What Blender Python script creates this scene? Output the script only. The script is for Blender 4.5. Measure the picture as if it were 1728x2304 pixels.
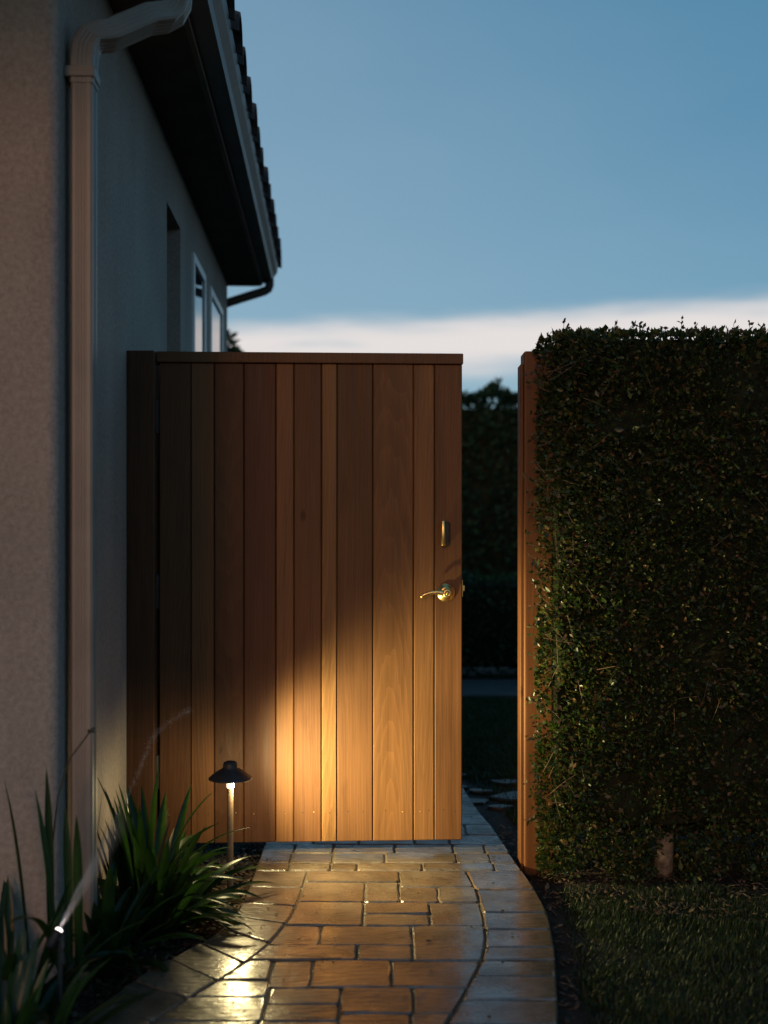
import bpy, bmesh, math, random
import numpy as np
from mathutils import Vector, Matrix

for o in list(bpy.data.objects):
    bpy.data.objects.remove(o)
R = math.radians
rnd = random.Random(7)
nrs = np.random.RandomState(11)
sc = bpy.context.scene
COL = sc.collection

# ------------------------------------------------------------------ camera
FPX, HX, HY, CAMZ = 2560.0, 864.0, 1175.0, 1.2      # focal length and horizon in photo pixels, eye height
cam_d = bpy.data.cameras.new('camera')
cam = bpy.data.objects.new('camera', cam_d)
COL.objects.link(cam)
cam.location = (0, 0, CAMZ)
cam.rotation_euler = (R(90), 0, 0)
cam_d.sensor_fit = 'VERTICAL'
cam_d.sensor_height = 36.0
cam_d.sensor_width = 27.0
cam_d.lens = FPX / 2304 * 36
cam_d.shift_y = (HY - 1152) / 2304
cam_d.clip_end = 2000
cam_d.clip_start = 0.05
cam_d.dof.use_dof = True
cam_d.dof.focus_distance = 3.95
cam_d.dof.aperture_fstop = 1.8
sc.camera = cam

# ------------------------------------------------------------------ world, sun, exposure
SUN_EL, SUN_AZ = 14.0, 14.0            # low sun behind the camera, a little to the left
world = bpy.data.worlds.new('World')
sc.world = world
world.use_nodes = True
wn, wl = world.node_tree.nodes, world.node_tree.links
wn.clear()
wout = wn.new('ShaderNodeOutputWorld')
bg = wn.new('ShaderNodeBackground')
sky = wn.new('ShaderNodeTexSky')
sky.sky_type = 'NISHITA'
sky.sun_disc = False
sky.sun_elevation = R(SUN_EL)
sky.sun_rotation = R(180 + SUN_AZ)
sky.altitude = 50
sky.air_density = 1.0
sky.dust_density = 0.6
sky.ozone_density = 3.0
bg.inputs['Strength'].default_value = 0.075
tint = wn.new('ShaderNodeMix'); tint.data_type = 'RGBA'; tint.blend_type = 'MULTIPLY'
tint.inputs['Factor'].default_value = 1.0
tint.inputs['B'].default_value = (1.50, 1.58, 1.34, 1)
wl.new(sky.outputs['Color'], tint.inputs['A'])
# a bank of pale cloud low over the horizon
tc = wn.new('ShaderNodeTexCoord')
sep = wn.new('ShaderNodeSeparateXYZ')
wl.new(tc.outputs['Generated'], sep.inputs[0])
def wmath(op, a, b=None, c=None):
    n = wn.new('ShaderNodeMath'); n.operation = op
    for i, v in enumerate((a, b, c)):
        if v is None: continue
        if isinstance(v, (int, float)): n.inputs[i].default_value = v
        else: wl.new(v, n.inputs[i])
    return n.outputs[0]
def wnoise(scale, detail, mapscale):
    mp = wn.new('ShaderNodeMapping'); mp.inputs['Scale'].default_value = mapscale
    wl.new(tc.outputs['Generated'], mp.inputs['Vector'])
    n = wn.new('ShaderNodeTexNoise'); n.inputs['Scale'].default_value = scale; n.inputs['Detail'].default_value = detail
    wl.new(mp.outputs[0], n.inputs['Vector'])
    return n.outputs['Fac']
n1 = wnoise(2.2, 2.0, (1, 1, .3))
n2 = wnoise(9.0, 4.0, (1, 1, 6))
edge = wmath('ADD', wmath('MULTIPLY', wmath('SUBTRACT', n1, 0.5), 0.018), wmath('MULTIPLY', wmath('SUBTRACT', n2, 0.5), 0.026))
lift = wmath('MULTIPLY', sep.outputs['X'], wmath('SUBTRACT', 0.05, wmath('MULTIPLY', sep.outputs['X'], 0.08)))
zz = wmath('SUBTRACT', sep.outputs['Z'], wmath('ADD', edge, lift))
def smooth(v, a, b):
    m = wn.new('ShaderNodeMapRange'); m.interpolation_type = 'SMOOTHSTEP'
    m.inputs['From Min'].default_value = a; m.inputs['From Max'].default_value = b
    wl.new(v, m.inputs['Value'])
    return m.outputs['Result']
top = wmath('SUBTRACT', 1.0, smooth(zz, 0.160, 0.188))
bot = smooth(zz, 0.112, 0.150)
n3 = wnoise(5.0, 5.0, (1, 1, 9))
cl = wmath('MULTIPLY', wmath('MULTIPLY', top, bot), smooth(n3, 0.18, 0.52))
cmix = wn.new('ShaderNodeMix'); cmix.data_type = 'RGBA'
wl.new(cl, cmix.inputs['Factor'])
# thin high haze: paler low and to the left where the day went down, deeper blue up and to the right
gdir = wmath('ADD', wmath('MULTIPLY', sep.outputs['Z'], 0.9), wmath('MULTIPLY', sep.outputs['X'], 0.6))
vcol = wn.new('ShaderNodeMix'); vcol.data_type = 'RGBA'
gdir = wmath('ADD', gdir, wmath('MULTIPLY', wmath('SUBTRACT', wnoise(2.6, 5.0, (1, 1, 3.5)), 0.5), 0.22))
wl.new(smooth(gdir, 0.0, 0.70), vcol.inputs['Factor'])
vcol.inputs['A'].default_value = (3.35, 5.2, 6.85, 1); vcol.inputs['B'].default_value = (.78, 2.95, 5.0, 1)
veil = wn.new('ShaderNodeMix'); veil.data_type = 'RGBA'; veil.inputs['Factor'].default_value = .75
wl.new(vcol.outputs['Result'], veil.inputs['B'])
wl.new(tint.outputs['Result'], veil.inputs['A'])
wl.new(veil.outputs['Result'], cmix.inputs['A'])
CLOUD = (10.4, 9.8, 9.6, 1)
cmix.inputs['B'].default_value = CLOUD
wl.new(cmix.outputs['Result'], bg.inputs['Color'])
wl.new(bg.outputs[0], wout.inputs['Surface'])

sun_d = bpy.data.lights.new('sun', 'SUN')
sun_d.energy = 0.62
sun_d.angle = R(14)
sun_d.color = (1.0, 0.46, 0.20)
sun = bpy.data.objects.new('sun', sun_d)
COL.objects.link(sun)
sun_dir = Vector((math.sin(R(SUN_AZ)) * math.cos(R(SUN_EL)), math.cos(R(SUN_AZ)) * math.cos(R(SUN_EL)), -math.sin(R(SUN_EL))))
sun.rotation_euler = sun_dir.to_track_quat('-Z', 'Y').to_euler()

vs = sc.view_settings
sc.display_settings.display_device = 'sRGB'
vs.view_transform = 'Standard'
vs.look = 'None'
vs.exposure = 0.0
vs.gamma = 1.0
vs.use_curve_mapping = False
sc.render.engine = 'CYCLES'
sc.cycles.use_denoising = True
sc.cycles.max_bounces = 8
sc.cycles.caustics_reflective = False
sc.cycles.caustics_refractive = False
sc.cycles.sample_clamp_indirect = 4.0

# ------------------------------------------------------------------ helpers
def at(px, py, Y):
    """world point at depth Y seen at a photo pixel"""
    return Vector(((px - HX) / FPX * Y, Y, CAMZ - (py - HY) / FPX * Y))
def link(o, parent=None):
    COL.objects.link(o)
    if parent is not None: o.parent = parent
    return o
def tag(o, label=None, cat=None, group=None, kind=None):
    if label: o['label'] = label
    if cat: o['category'] = cat
    if group: o['group'] = group
    if kind: o['kind'] = kind
    return o
def empty(name, loc, rz=0):
    o = bpy.data.objects.new(name, None)
    o.location = loc; o.rotation_euler = (0, 0, rz); o.empty_display_size = .1
    return link(o)
def pyd(name, V, F, mat, parent=None, smooth=False, tints=None):
    me = bpy.data.meshes.new(name)
    me.from_pydata([tuple(v) for v in V], [], [tuple(f) for f in F])
    if smooth: me.polygons.foreach_set('use_smooth', [True] * len(me.polygons))
    for m in (mat if isinstance(mat, (list, tuple)) else [mat]): me.materials.append(m)
    if tints is not None:
        a = me.color_attributes.new('tint', 'FLOAT_COLOR', 'POINT')
        a.data.foreach_set('color', np.asarray(tints, dtype=np.float32).ravel())
    me.update()
    return link(bpy.data.objects.new(name, me), parent)
def npmesh(name, V, F, mat, parent=None, tints=None, smooth=False):
    """fast mesh from numpy arrays; every face has the same number of corners"""
    me = bpy.data.meshes.new(name)
    k = F.shape[1]
    me.vertices.add(len(V)); me.vertices.foreach_set('co', V.astype(np.float32).ravel())
    me.loops.add(F.size); me.loops.foreach_set('vertex_index', F.astype(np.int32).ravel())
    me.polygons.add(len(F)); me.polygons.foreach_set('loop_start', np.arange(0, F.size, k, dtype=np.int32))
    me.update(calc_edges=True)
    if smooth: me.polygons.foreach_set('use_smooth', np.ones(len(F), dtype=bool))
    me.materials.append(mat)
    if tints is not None:
        a = me.color_attributes.new('tint', 'FLOAT_COLOR', 'POINT')
        a.data.foreach_set('color', tints.astype(np.float32).ravel())
    me.validate()
    return link(bpy.data.objects.new(name, me), parent)
def cbox(name, x0, x1, y0, y1, z0, z1, mat, parent=None, bev=0.0, segs=1, origin=None):
    """box with chamfered edges; its origin at the box's low corner unless given"""
    ox = Vector(origin) if origin is not None else Vector((x0, y0, z0))
    bm = bmesh.new()
    bmesh.ops.create_cube(bm, size=1)
    for v in bm.verts:
        v.co = Vector((x0 + (v.co.x + .5) * (x1 - x0), y0 + (v.co.y + .5) * (y1 - y0), z0 + (v.co.z + .5) * (z1 - z0))) - ox
    if bev > 0:
        bmesh.ops.bevel(bm, geom=list(bm.edges), offset=bev, segments=segs, profile=.5, affect='EDGES')
    me = bpy.data.meshes.new(name); bm.to_mesh(me); bm.free()
    me.materials.append(mat)
    o = link(bpy.data.objects.new(name, me), parent)
    o.location = ox
    return o
def lathe(name, prof, mat, parent=None, n=28, axis='Z', loc=(0, 0, 0), smooth=True):
    V, F = [], []
    for r, z in prof:
        for i in range(n):
            a = 2 * math.pi * i / n
            p = (r * math.cos(a), r * math.sin(a), z)
            if axis == 'Y': p = (p[0], -p[2], p[1])
            if axis == 'X': p = (p[2], p[0], p[1])
            V.append(p)
    m = len(prof)
    for j in range(m - 1):
        for i in range(n):
            k = (i + 1) % n
            F.append((j * n + i, j * n + k, (j + 1) * n + k, (j + 1) * n + i))
    F.append(tuple(range(n - 1, -1, -1)))
    F.append(tuple((m - 1) * n + i for i in range(n)))
    o = pyd(name, V, F, mat, parent, smooth)
    o.location = loc
    return o
def sweep(name, prof, pts, side, mat, parent=None, smooth=False, scales=None):
    """closed profile (a, b) carried along points; a runs along the vector side"""
    V, F = [], []
    n = len(prof)
    P = [Vector(p) for p in pts]
    for i, p in enumerate(P):
        t = (P[min(i + 1, len(P) - 1)] - P[max(i - 1, 0)]).normalized()
        a = (Vector(side) - t * t.dot(Vector(side))).normalized()
        b = t.cross(a)
        s = scales[i] if scales else 1.0
        for q in prof: V.append(p + (a * q[0] + b * q[1]) * s)
    for i in range(len(P) - 1):
        for k in range(n):
            l = (k + 1) % n
            F.append((i * n + k, i * n + l, (i + 1) * n + l, (i + 1) * n + k))
    F.append(tuple(range(n - 1, -1, -1)))
    F.append(tuple((len(P) - 1) * n + k for k in range(n)))
    return pyd(name, V, F, mat, parent, smooth)
def circ(r, n=8): return [(r * math.cos(2 * math.pi * i / n), r * math.sin(2 * math.pi * i / n)) for i in range(n)]
def lerp_tab(tab, y):
    """x at y from a table of (y, x) with falling y"""
    t = sorted(tab)
    return float(np.interp(y, [a for a, b in t], [b for a, b in t]))

# ------------------------------------------------------------------ materials
class MT:
    def __init__(s, name):
        s.m = bpy.data.materials.new(name); s.m.use_nodes = True
        s.n = s.m.node_tree.nodes; s.l = s.m.node_tree.links
        s.b = s.n['Principled BSDF']; s.out = s.n['Material Output']
        s.tc = s.n.new('ShaderNodeTexCoord')
    def put(s, sock, v):
        if hasattr(v, 'is_output') or isinstance(v, bpy.types.NodeSocket): s.l.new(v, sock)
        else: sock.default_value = v
    def math(s, op, a, b=None, c=None, clamp=False):
        n = s.n.new('ShaderNodeMath'); n.operation = op; n.use_clamp = clamp
        for i, v in enumerate((a, b, c)):
            if v is not None: s.put(n.inputs[i], v)
        return n.outputs[0]
    def coords(s, scale=(1, 1, 1), src='Object', rand=0.0):
        v = s.tc.outputs[src]
        if rand:
            oi = s.n.new('ShaderNodeObjectInfo')
            va = s.n.new('ShaderNodeVectorMath'); va.operation = 'ADD'
            cb = s.n.new('ShaderNodeCombineXYZ')
            r = s.math('MULTIPLY', oi.outputs['Random'], rand)
            for i in range(3): s.l.new(r, cb.inputs[i])
            s.l.new(v, va.inputs[0]); s.l.new(cb.outputs[0], va.inputs[1]); v = va.outputs[0]
        mp = s.n.new('ShaderNodeMapping'); mp.inputs['Scale'].default_value = scale
        s.l.new(v, mp.inputs['Vector'])
        return mp.outputs[0]
    def noise(s, vec, scale, detail=4, rough=.55, dist=0.0):
        n = s.n.new('ShaderNodeTexNoise')
        n.inputs['Scale'].default_value = scale; n.inputs['Detail'].default_value = detail
        n.inputs['Roughness'].default_value = rough; n.inputs['Distortion'].default_value = dist
        s.l.new(vec, n.inputs['Vector'])
        return n.outputs['Fac']
    def ramp(s, fac, stops):
        n = s.n.new('ShaderNodeValToRGB')
        e = n.color_ramp.elements
        while len(e) < len(stops): e.new(.5)
        for i, (p, c) in enumerate(stops):
            e[i].position = p; e[i].color = (*c, 1) if len(c) == 3 else c
        s.l.new(fac, n.inputs[0])
        return n.outputs[0]
    def rng(s, v, a, b, c, d):
        n = s.n.new('ShaderNodeMapRange')
        for k, x in zip(('From Min', 'From Max', 'To Min', 'To Max'), (a, b, c, d)): n.inputs[k].default_value = x
        s.l.new(v, n.inputs['Value'])
        return n.outputs['Result']
    def mul(s, a, b, fac=1.0, mode='MULTIPLY'):
        n = s.n.new('ShaderNodeMix'); n.data_type = 'RGBA'; n.blend_type = mode
        s.put(n.inputs['Factor'], fac); s.put(n.inputs['A'], a); s.put(n.inputs['B'], b)
        return n.outputs['Result']
    def bump(s, h, strength, dist, prev=None):
        n = s.n.new('ShaderNodeBump'); n.inputs['Strength'].default_value = strength; n.inputs['Distance'].default_value = dist
        s.l.new(h, n.inputs['Height'])
        if prev is not None: s.l.new(prev, n.inputs['Normal'])
        return n.outputs[0]
    def set(s, **k):
        names = dict(col='Base Color', rough='Roughness', spec='Specular IOR Level', metal='Metallic', nor='Normal', coat='Coat Weight', coatr='Coat Roughness', coatn='Coat Normal', emit='Emission Color', emits='Emission Strength', sheen='Sheen Weight')
        for a, v in k.items(): s.put(s.b.inputs[names[a]], v)
        return s.m
def c4(c): return (c[0], c[1], c[2], 1.0)

def mat_plain(name, c1, c2, scale=20, rough=.6, spec=.4, bump=.0, bscale=80, metal=0, bdist=.002):
    t = MT(name); v = t.coords(rand=5)
    col = t.ramp(t.noise(v, scale, 5), [(.3, c1), (.7, c2)])
    t.set(col=col, rough=rough, spec=spec, metal=metal)
    if bump: t.set(nor=t.bump(t.noise(v, bscale, 4), bump, bdist))
    return t.m

def mat_wood():
    t = MT('cedar_wood')
    v0 = t.coords(rand=9.0)
    oi = t.n.new('ShaderNodeObjectInfo')
    def prop(nm):
        a = t.n.new('ShaderNodeAttribute'); a.attribute_type = 'OBJECT'; a.attribute_name = nm
        return a.outputs['Fac']
    sp = t.n.new('ShaderNodeSeparateXYZ'); t.l.new(t.tc.outputs['Object'], sp.inputs[0])
    # growth rings cut by the board: nested arches about (arch_x, arch_z)
    wob = t.noise(t.coords((14, 14, 1.6), rand=9), 1.0, 3)
    dx = t.math('SUBTRACT', sp.outputs['X'], prop('arch_x'))
    dz = t.math('MULTIPLY', t.math('SUBTRACT', sp.outputs['Z'], prop('arch_z')), .085)
    r = t.math('SQRT', t.math('ADD', t.math('MULTIPLY', dx, dx), t.math('MULTIPLY', dz, dz)))
    r = t.math('ADD', r, t.math('MULTIPLY', wob, .045))
    saw = t.math('FRACT', t.math('MULTIPLY', r, 85.0))
    ring = t.math('POWER', saw, 3.0)
    fine = t.noise(t.coords((260, 260, 4.5), rand=9), 1.0, 4, .6)
    mid = t.noise(t.coords((45, 45, 1.3), rand=9), 1.0, 4, .6)
    big = t.noise(t.coords((9, 9, .9), rand=9), 1.0, 3)
    val = t.math('ADD', t.math('MULTIPLY', fine, .34), t.math('MULTIPLY', mid, .46))
    val = t.math('ADD', val, t.math('MULTIPLY', big, .44))
    val = t.math('ADD', val, t.math('MULTIPLY', ring, .12))
    shade = t.rng(val, .38, 1.02, .42, 1.5)
    cb = t.n.new('ShaderNodeCombineColor')
    for i in range(3): t.l.new(shade, cb.inputs[i])
    col = t.mul(oi.outputs['Color'], cb.outputs[0])
    # knots and water stains, each with a shape of its own
    kn = t.n.new('ShaderNodeTexVoronoi'); kn.inputs['Scale'].default_value = 1.0
    t.l.new(t.coords((9, 9, 4.2), rand=31), kn.inputs['Vector'])
    knot = t.rng(kn.outputs['Distance'], .05, .12, 1, 0)
    gate_ = t.math('GREATER_THAN', t.noise(t.coords((4, 4, 2), rand=17), 1, 0), .56)
    col = t.mul(col, (.35, .26, .2, 1), t.math('MULTIPLY', t.math('MULTIPLY', knot, gate_), .8))
    st = t.rng(t.noise(t.coords((16, 16, 3.2), rand=23), 1.0, 4), .58, .78, 0, .6)
    col = t.mul(col, (.5, .42, .38, 1), st)
    t.set(col=col, rough=t.rng(mid, .3, .7, .45, .65), spec=.22)
    t.set(nor=t.bump(t.math('ADD', t.math('MULTIPLY', fine, .6), t.math('MULTIPLY', ring, .5)), .25, .0012))
    return t.m
M = {}
M['wood'] = mat_wood()

def mat_stucco(name, c):
    t = MT(name); v = t.coords()
    big = t.noise(v, 1.3, 5, .6)
    fine = t.noise(v, 240, 3, .6)
    mid = t.noise(v, 62, 4, .75)
    streak = t.noise(t.coords((9, 9, .7)), 1.0, 4)
    f = t.math('ADD', t.math('MULTIPLY', big, .34), t.math('ADD', t.math('MULTIPLY', mid, .62), t.math('MULTIPLY', streak, .16)))
    t.set(col=t.ramp(f, [(.36, tuple(x * .60 for x in c)), (.74, tuple(x * 1.28 for x in c))]), rough=.92, spec=.12)
    b1 = t.bump(mid, .8, .006)
    t.set(nor=t.bump(fine, .9, .003, b1))
    return t.m
M['stucco'] = mat_stucco('sand_stucco', (.352, .300, .264))
M['gutter'] = mat_plain('painted_gutter', (.225, .186, .156), (.28, .232, .195), 8, .45, .4, .1, 30)
M['gutter_shade'] = mat_plain('shaded_gutter', (.15, .13, .118), (.2, .175, .16), 8, .5, .35, .1, 30)  # downspout paint again, with the eave-side shade put into a darker colour
M['wetstone'] = mat_plain('wet_flat_stone', (.022, .020, .018), (.045, .04, .036), 14, .33, .5, .9, 30)
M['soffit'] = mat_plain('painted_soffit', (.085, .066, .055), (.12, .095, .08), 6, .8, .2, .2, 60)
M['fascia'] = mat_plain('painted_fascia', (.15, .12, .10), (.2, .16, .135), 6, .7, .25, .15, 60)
M['tile'] = mat_plain('clay_roof_tile', (.035, .026, .024), (.07, .048, .042), 14, .8, .25, .3, 90)
M['frame'] = mat_plain('white_window_frame', (.68, .68, .68), (.76, .76, .75), 6, .4, .4)
M['door'] = mat_plain('dark_door_paint', (.09, .06, .05), (.12, .08, .065), 6, .5, .4)
t = MT('window_glass'); M['glass'] = t.set(col=(.015, .025, .035, 1), rough=.03, spec=.9)
t = MT('aged_brass'); v = t.coords()
M['brass'] = t.set(col=t.ramp(t.noise(v, 60, 4), [(.3, (.62, .42, .16)), (.7, (.82, .60, .25))]), metal=1.0, rough=t.rng(t.noise(v, 140, 3), .3, .7, .22, .42))
t = MT('brushed_brass'); v = t.coords((6, 6, 400))
M['brass2'] = t.set(col=(.86, .60, .22, 1), metal=1.0, rough=.34, nor=t.bump(t.noise(v, 1, 3), .1, .0005))
M['lampmetal'] = mat_plain('dark_bronze_metal', (.012, .013, .016), (.022, .023, .027), 30, .5, .4, .15, 200)
M['iron'] = mat_plain('black_iron', (.01, .01, .01), (.02, .02, .02), 30, .55, .4)
t = MT('lamp_stem_paint'); M['stem'] = t.set(col=t.ramp(t.noise(t.coords(), 220, 4), [(.35, (.075, .048, .033)), (.6, (.125, .083, .058))]), rough=.4, spec=.4)
t = MT('lamp_glass'); M['lampglass'] = t.set(col=(.9, .8, .68, 1), rough=.4, emit=(1, .74, .5, 1), emits=1.2)
t = MT('nozzle_glow'); M['lens'] = t.set(col=(.9, .85, .8, 1), rough=.3, emit=(1, .8, .72, 1), emits=5.0)  # glow added to the sprinkler nozzle
M['trunk'] = mat_plain('pale_bark', (.10, .075, .055), (.30, .235, .18), 40, .85, .2, .5, 60, 0, .004)
M['twig'] = mat_plain('twig_bark', (.10, .06, .04), (.19, .12, .08), 40, .8, .2)
M['soil'] = mat_plain('damp_soil', (.016, .011, .008), (.045, .03, .021), 30, .8, .3, .9, 45, 0, .02)
M['jointsand'] = mat_plain('joint_sand', (.05, .04, .03), (.13, .10, .07), 90, .75, .3, .7, 200, 0, .003)

def mat_paver():
    t = MT('wet_tumbled_paver')
    v = t.coords(rand=20)
    oi = t.n.new('ShaderNodeObjectInfo')
    tone = t.ramp(oi.outputs['Random'], [(0, (.080, .058, .042)), (.35, (.118, .080, .056)), (.65, (.098, .078, .060)), (1, (.140, .104, .074))])
    f = t.math('ADD', t.math('MULTIPLY', t.noise(v, 9, 5), .6), t.math('MULTIPLY', t.noise(v, 160, 3), .4))
    grit = t.noise(v, 420, 2); f = t.math('ADD', f, t.math('MULTIPLY', t.math('SUBTRACT', grit, .5), .35))
    sh = t.rng(f, .3, .7, .38, 1.6)
    cb = t.n.new('ShaderNodeCombineColor')
    for i in range(3): t.l.new(sh, cb.inputs[i])
    col = t.mul(tone, cb.outputs[0])
    wv = t.coords()
    wv = t.coords(src='Object')
    geo = t.n.new('ShaderNodeNewGeometry')
    def wnz(s_, d_): 
        n = t.n.new('ShaderNodeTexNoise'); n.inputs['Scale'].default_value = s_; n.inputs['Detail'].default_value = d_
        t.l.new(geo.outputs['Position'], n.inputs['Vector']); return n.outputs['Fac']
    wet = wnz(3.2, 5)
    rough = t.rng(wet, .35, .68, .22, .42)
    sl = t.n.new('ShaderNodeTexNoise'); sl.inputs['Scale'].default_value = 1.0; sl.inputs['Detail'].default_value = 4
    smp = t.n.new('ShaderNodeMapping'); smp.inputs['Scale'].default_value = (16, 75, 40)
    t.l.new(geo.outputs['Position'], smp.inputs['Vector']); t.l.new(smp.outputs[0], sl.inputs['Vector'])
    b1 = t.bump(sl.outputs['Fac'], .9, .008)
    b2 = t.bump(t.noise(v, 260, 3), .5, .0016, b1)
    t.set(col=col, rough=rough, spec=.28, nor=b2)
    # standing film of water
    cn = t.bump(sl.outputs['Fac'], .20, .004)
    vo = t.n.new('ShaderNodeTexVoronoi'); vo.inputs['Scale'].default_value = 150
    t.l.new(geo.outputs['Position'], vo.inputs['Vector'])
    bead = t.rng(vo.outputs['Distance'], .0, .4, 1, 0)
    cn = t.bump(bead, .2, .0015, cn)
    patch = t.math('ADD', wnz(6.5, 6), t.math('MULTIPLY', t.math('SUBTRACT', t.noise(v, 130, 3), .5), .5))
    t.set(coat=t.rng(patch, .36, .62, 1.0, .40), coatr=t.rng(wnz(7, 4), .35, .65, .11, .26), coatn=cn); t.b.inputs['Coat IOR'].default_value = 2.0
    return t.m
M['paver'] = mat_paver()

def mat_leaf(name, c, trans=.45, rough=.38, tint=False, var=.5, spec=.45):
    t = MT(name)
    if tint:
        a = t.n.new('ShaderNodeAttribute'); a.attribute_name = 'tint'
        col = a.outputs['Color']
    else:
        oi = t.n.new('ShaderNodeObjectInfo')
        sh = t.rng(oi.outputs['Random'], 0, 1, 1 - var, 1 + var)
        cb = t.n.new('ShaderNodeCombineColor')
        for i in range(3): t.l.new(sh, cb.inputs[i])
        sp = t.noise(t.coords((60, 60, 6)), 1, 3)
        col = t.mul(t.ramp(sp, [(.3, tuple(x * .75 for x in c)), (.7, tuple(x * 1.25 for x in c))]), cb.outputs[0])
    t.set(col=col, rough=rough, spec=spec)
    tr = t.n.new('ShaderNodeBsdfTranslucent')
    t.l.new(t.mul(col, (1.5, 1.7, .7, 1)), tr.inputs['Color'])
    mx = t.n.new('ShaderNodeMixShader'); mx.inputs[0].default_value = trans
    t.l.new(t.b.outputs[0], mx.inputs[1]); t.l.new(tr.outputs[0], mx.inputs[2])
    t.l.new(mx.outputs[0], t.out.inputs['Surface'])
    return t.m
M['hedgeleaf'] = mat_leaf('hedge_leaf', (1, 1, 1), .25, .38, True, spec=.35)
M['farleaf'] = mat_leaf('far_leaf', (1, 1, 1), .2, .6, True, spec=.2)
M['grass'] = mat_leaf('grass_blade', (1, 1, 1), .3, .5, True, spec=.3)
M['litter'] = mat_leaf('dead_leaf_and_bark_chips', (1, 1, 1), .1, .6, True, spec=.4)
M['strap'] = mat_leaf('strap_leaf', (.017, .043, .012), .4, .33, False, .5)
M['deadstrap'] = mat_leaf('withered_strap_leaf', (.09, .062, .03), .3, .6, False, .3)
M['flower'] = mat_leaf('spent_flower', (.05, .045, .025), .2, .6, False, .2)
t = MT('water_drop'); M['water'] = t.set(col=(.85, .87, .9, 1), rough=.15, spec=.6)
tr_ = t.n.new('ShaderNodeBsdfTranslucent'); tr_.inputs['Color'].default_value = (.85, .87, .9, 1)
tp_ = t.n.new('ShaderNodeBsdfTransparent')
m1_ = t.n.new('ShaderNodeMixShader'); m1_.inputs[0].default_value = .4
t.l.new(t.b.outputs[0], m1_.inputs[1]); t.l.new(tr_.outputs[0], m1_.inputs[2])
m2_ = t.n.new('ShaderNodeMixShader'); m2_.inputs[0].default_value = .45
t.l.new(tp_.outputs[0], m2_.inputs[1]); t.l.new(m1_.outputs[0], m2_.inputs[2])
t.l.new(m2_.outputs[0], t.out.inputs['Surface'])

# ------------------------------------------------------------------ ground
SOIL = -.035
def ground():
    V, F = [], []
    xs = [-150, -40, -12, -5] + list(np.arange(-3, 3.01, .12)) + [5, 12, 40, 150]
    ys = [-60, -20, -6, -2] + list(np.arange(0, 10.01, .12)) + [14, 25, 60, 200]
    for y in ys:
        for x in xs:
            V.append((x, y, SOIL - .012 + .012 * math.sin(x * 7.1 + y * 3) * math.cos(y * 5.7 - x)))
    n = len(xs)
    for j in range(len(ys) - 1):
        for i in range(n - 1):
            F.append((j * n + i, j * n + i + 1, (j + 1) * n + i + 1, (j + 1) * n + i))
    return pyd('ground', V, F, M['soil'], None, True)
tag(ground(), 'damp dark soil of the garden', None, None, 'structure')

# ------------------------------------------------------------------ paved path
RO = [(6.2, .27), (5.4, .34), (4.892, .382), (4.704, .397), (4.504, .4275), (4.327, .444), (4.157, .456), (3.913, .478), (3.706, .498), (3.49, .505), (3.21, .483), (2.97, .452), (2.767, .425), (2.5, .37), (2.2, .29), (1.8, .15), (1.2, -.1)]
RI = [(3.93, .279), (3.706, .301), (3.45, .302), (3.265, .292), (3.144, .275), (3.03, .244), (2.887, .203), (2.755, .160), (2.5, .08), (2.2, -.03), (1.8, -.2), (1.2, -.5)]
LI = [(3.93, -.262), (3.66, -.270), (3.43, -.287), (3.335, -.309), (3.22, -.333), (3.13, -.368), (3.03, -.41), (2.94, -.458), (2.8, -.53), (2.6, -.62), (2.2, -.8), (1.8, -1.02), (1.2, -1.4)]
LO = [(6.2, -.52), (4.9, -.46), (4.13, -.446), (3.85, -.445), (3.606, -.447), (3.47, -.457), (3.318, -.496), (3.22, -.54), (3.12, -.60), (2.95, -.67), (2.75, -.74), (2.4, -.9), (1.8, -1.25), (1.2, -1.7)]
path = empty('path', (0, 0, 0))
tag(path, 'wet tumbled stone paver path running up to the gate', None, None, 'structure')
def bed_sheet():
    V, F = [], []
    ys = np.arange(1.2, 6.21, .1)
    for y in ys:
        a, b = lerp_tab(LO, y), lerp_tab(RO, y)
        for k in range(5): V.append((a + .004 + (b - a - .008) * k / 4, y, -.0052))
    for j in range(len(ys) - 1):
        for k in range(4):
            F.append((j * 5 + k, j * 5 + k + 1, (j + 1) * 5 + k + 1, (j + 1) * 5 + k))
    n = len(V)
    for j in range(len(ys)):
        V.append((V[j * 5][0], ys[j], -.06)); V.append((V[j * 5 + 4][0], ys[j], -.06))
    for j in range(len(ys) - 1):
        F.append((j * 5, (j + 1) * 5, n + 2 * j + 2, n + 2 * j)); F.append((j * 5 + 4, n + 2 * j + 1, n + 2 * j + 3, (j + 1) * 5 + 4))
    pyd('joint_sand', V, F, M['jointsand'], path)
bed_sheet()
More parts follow.
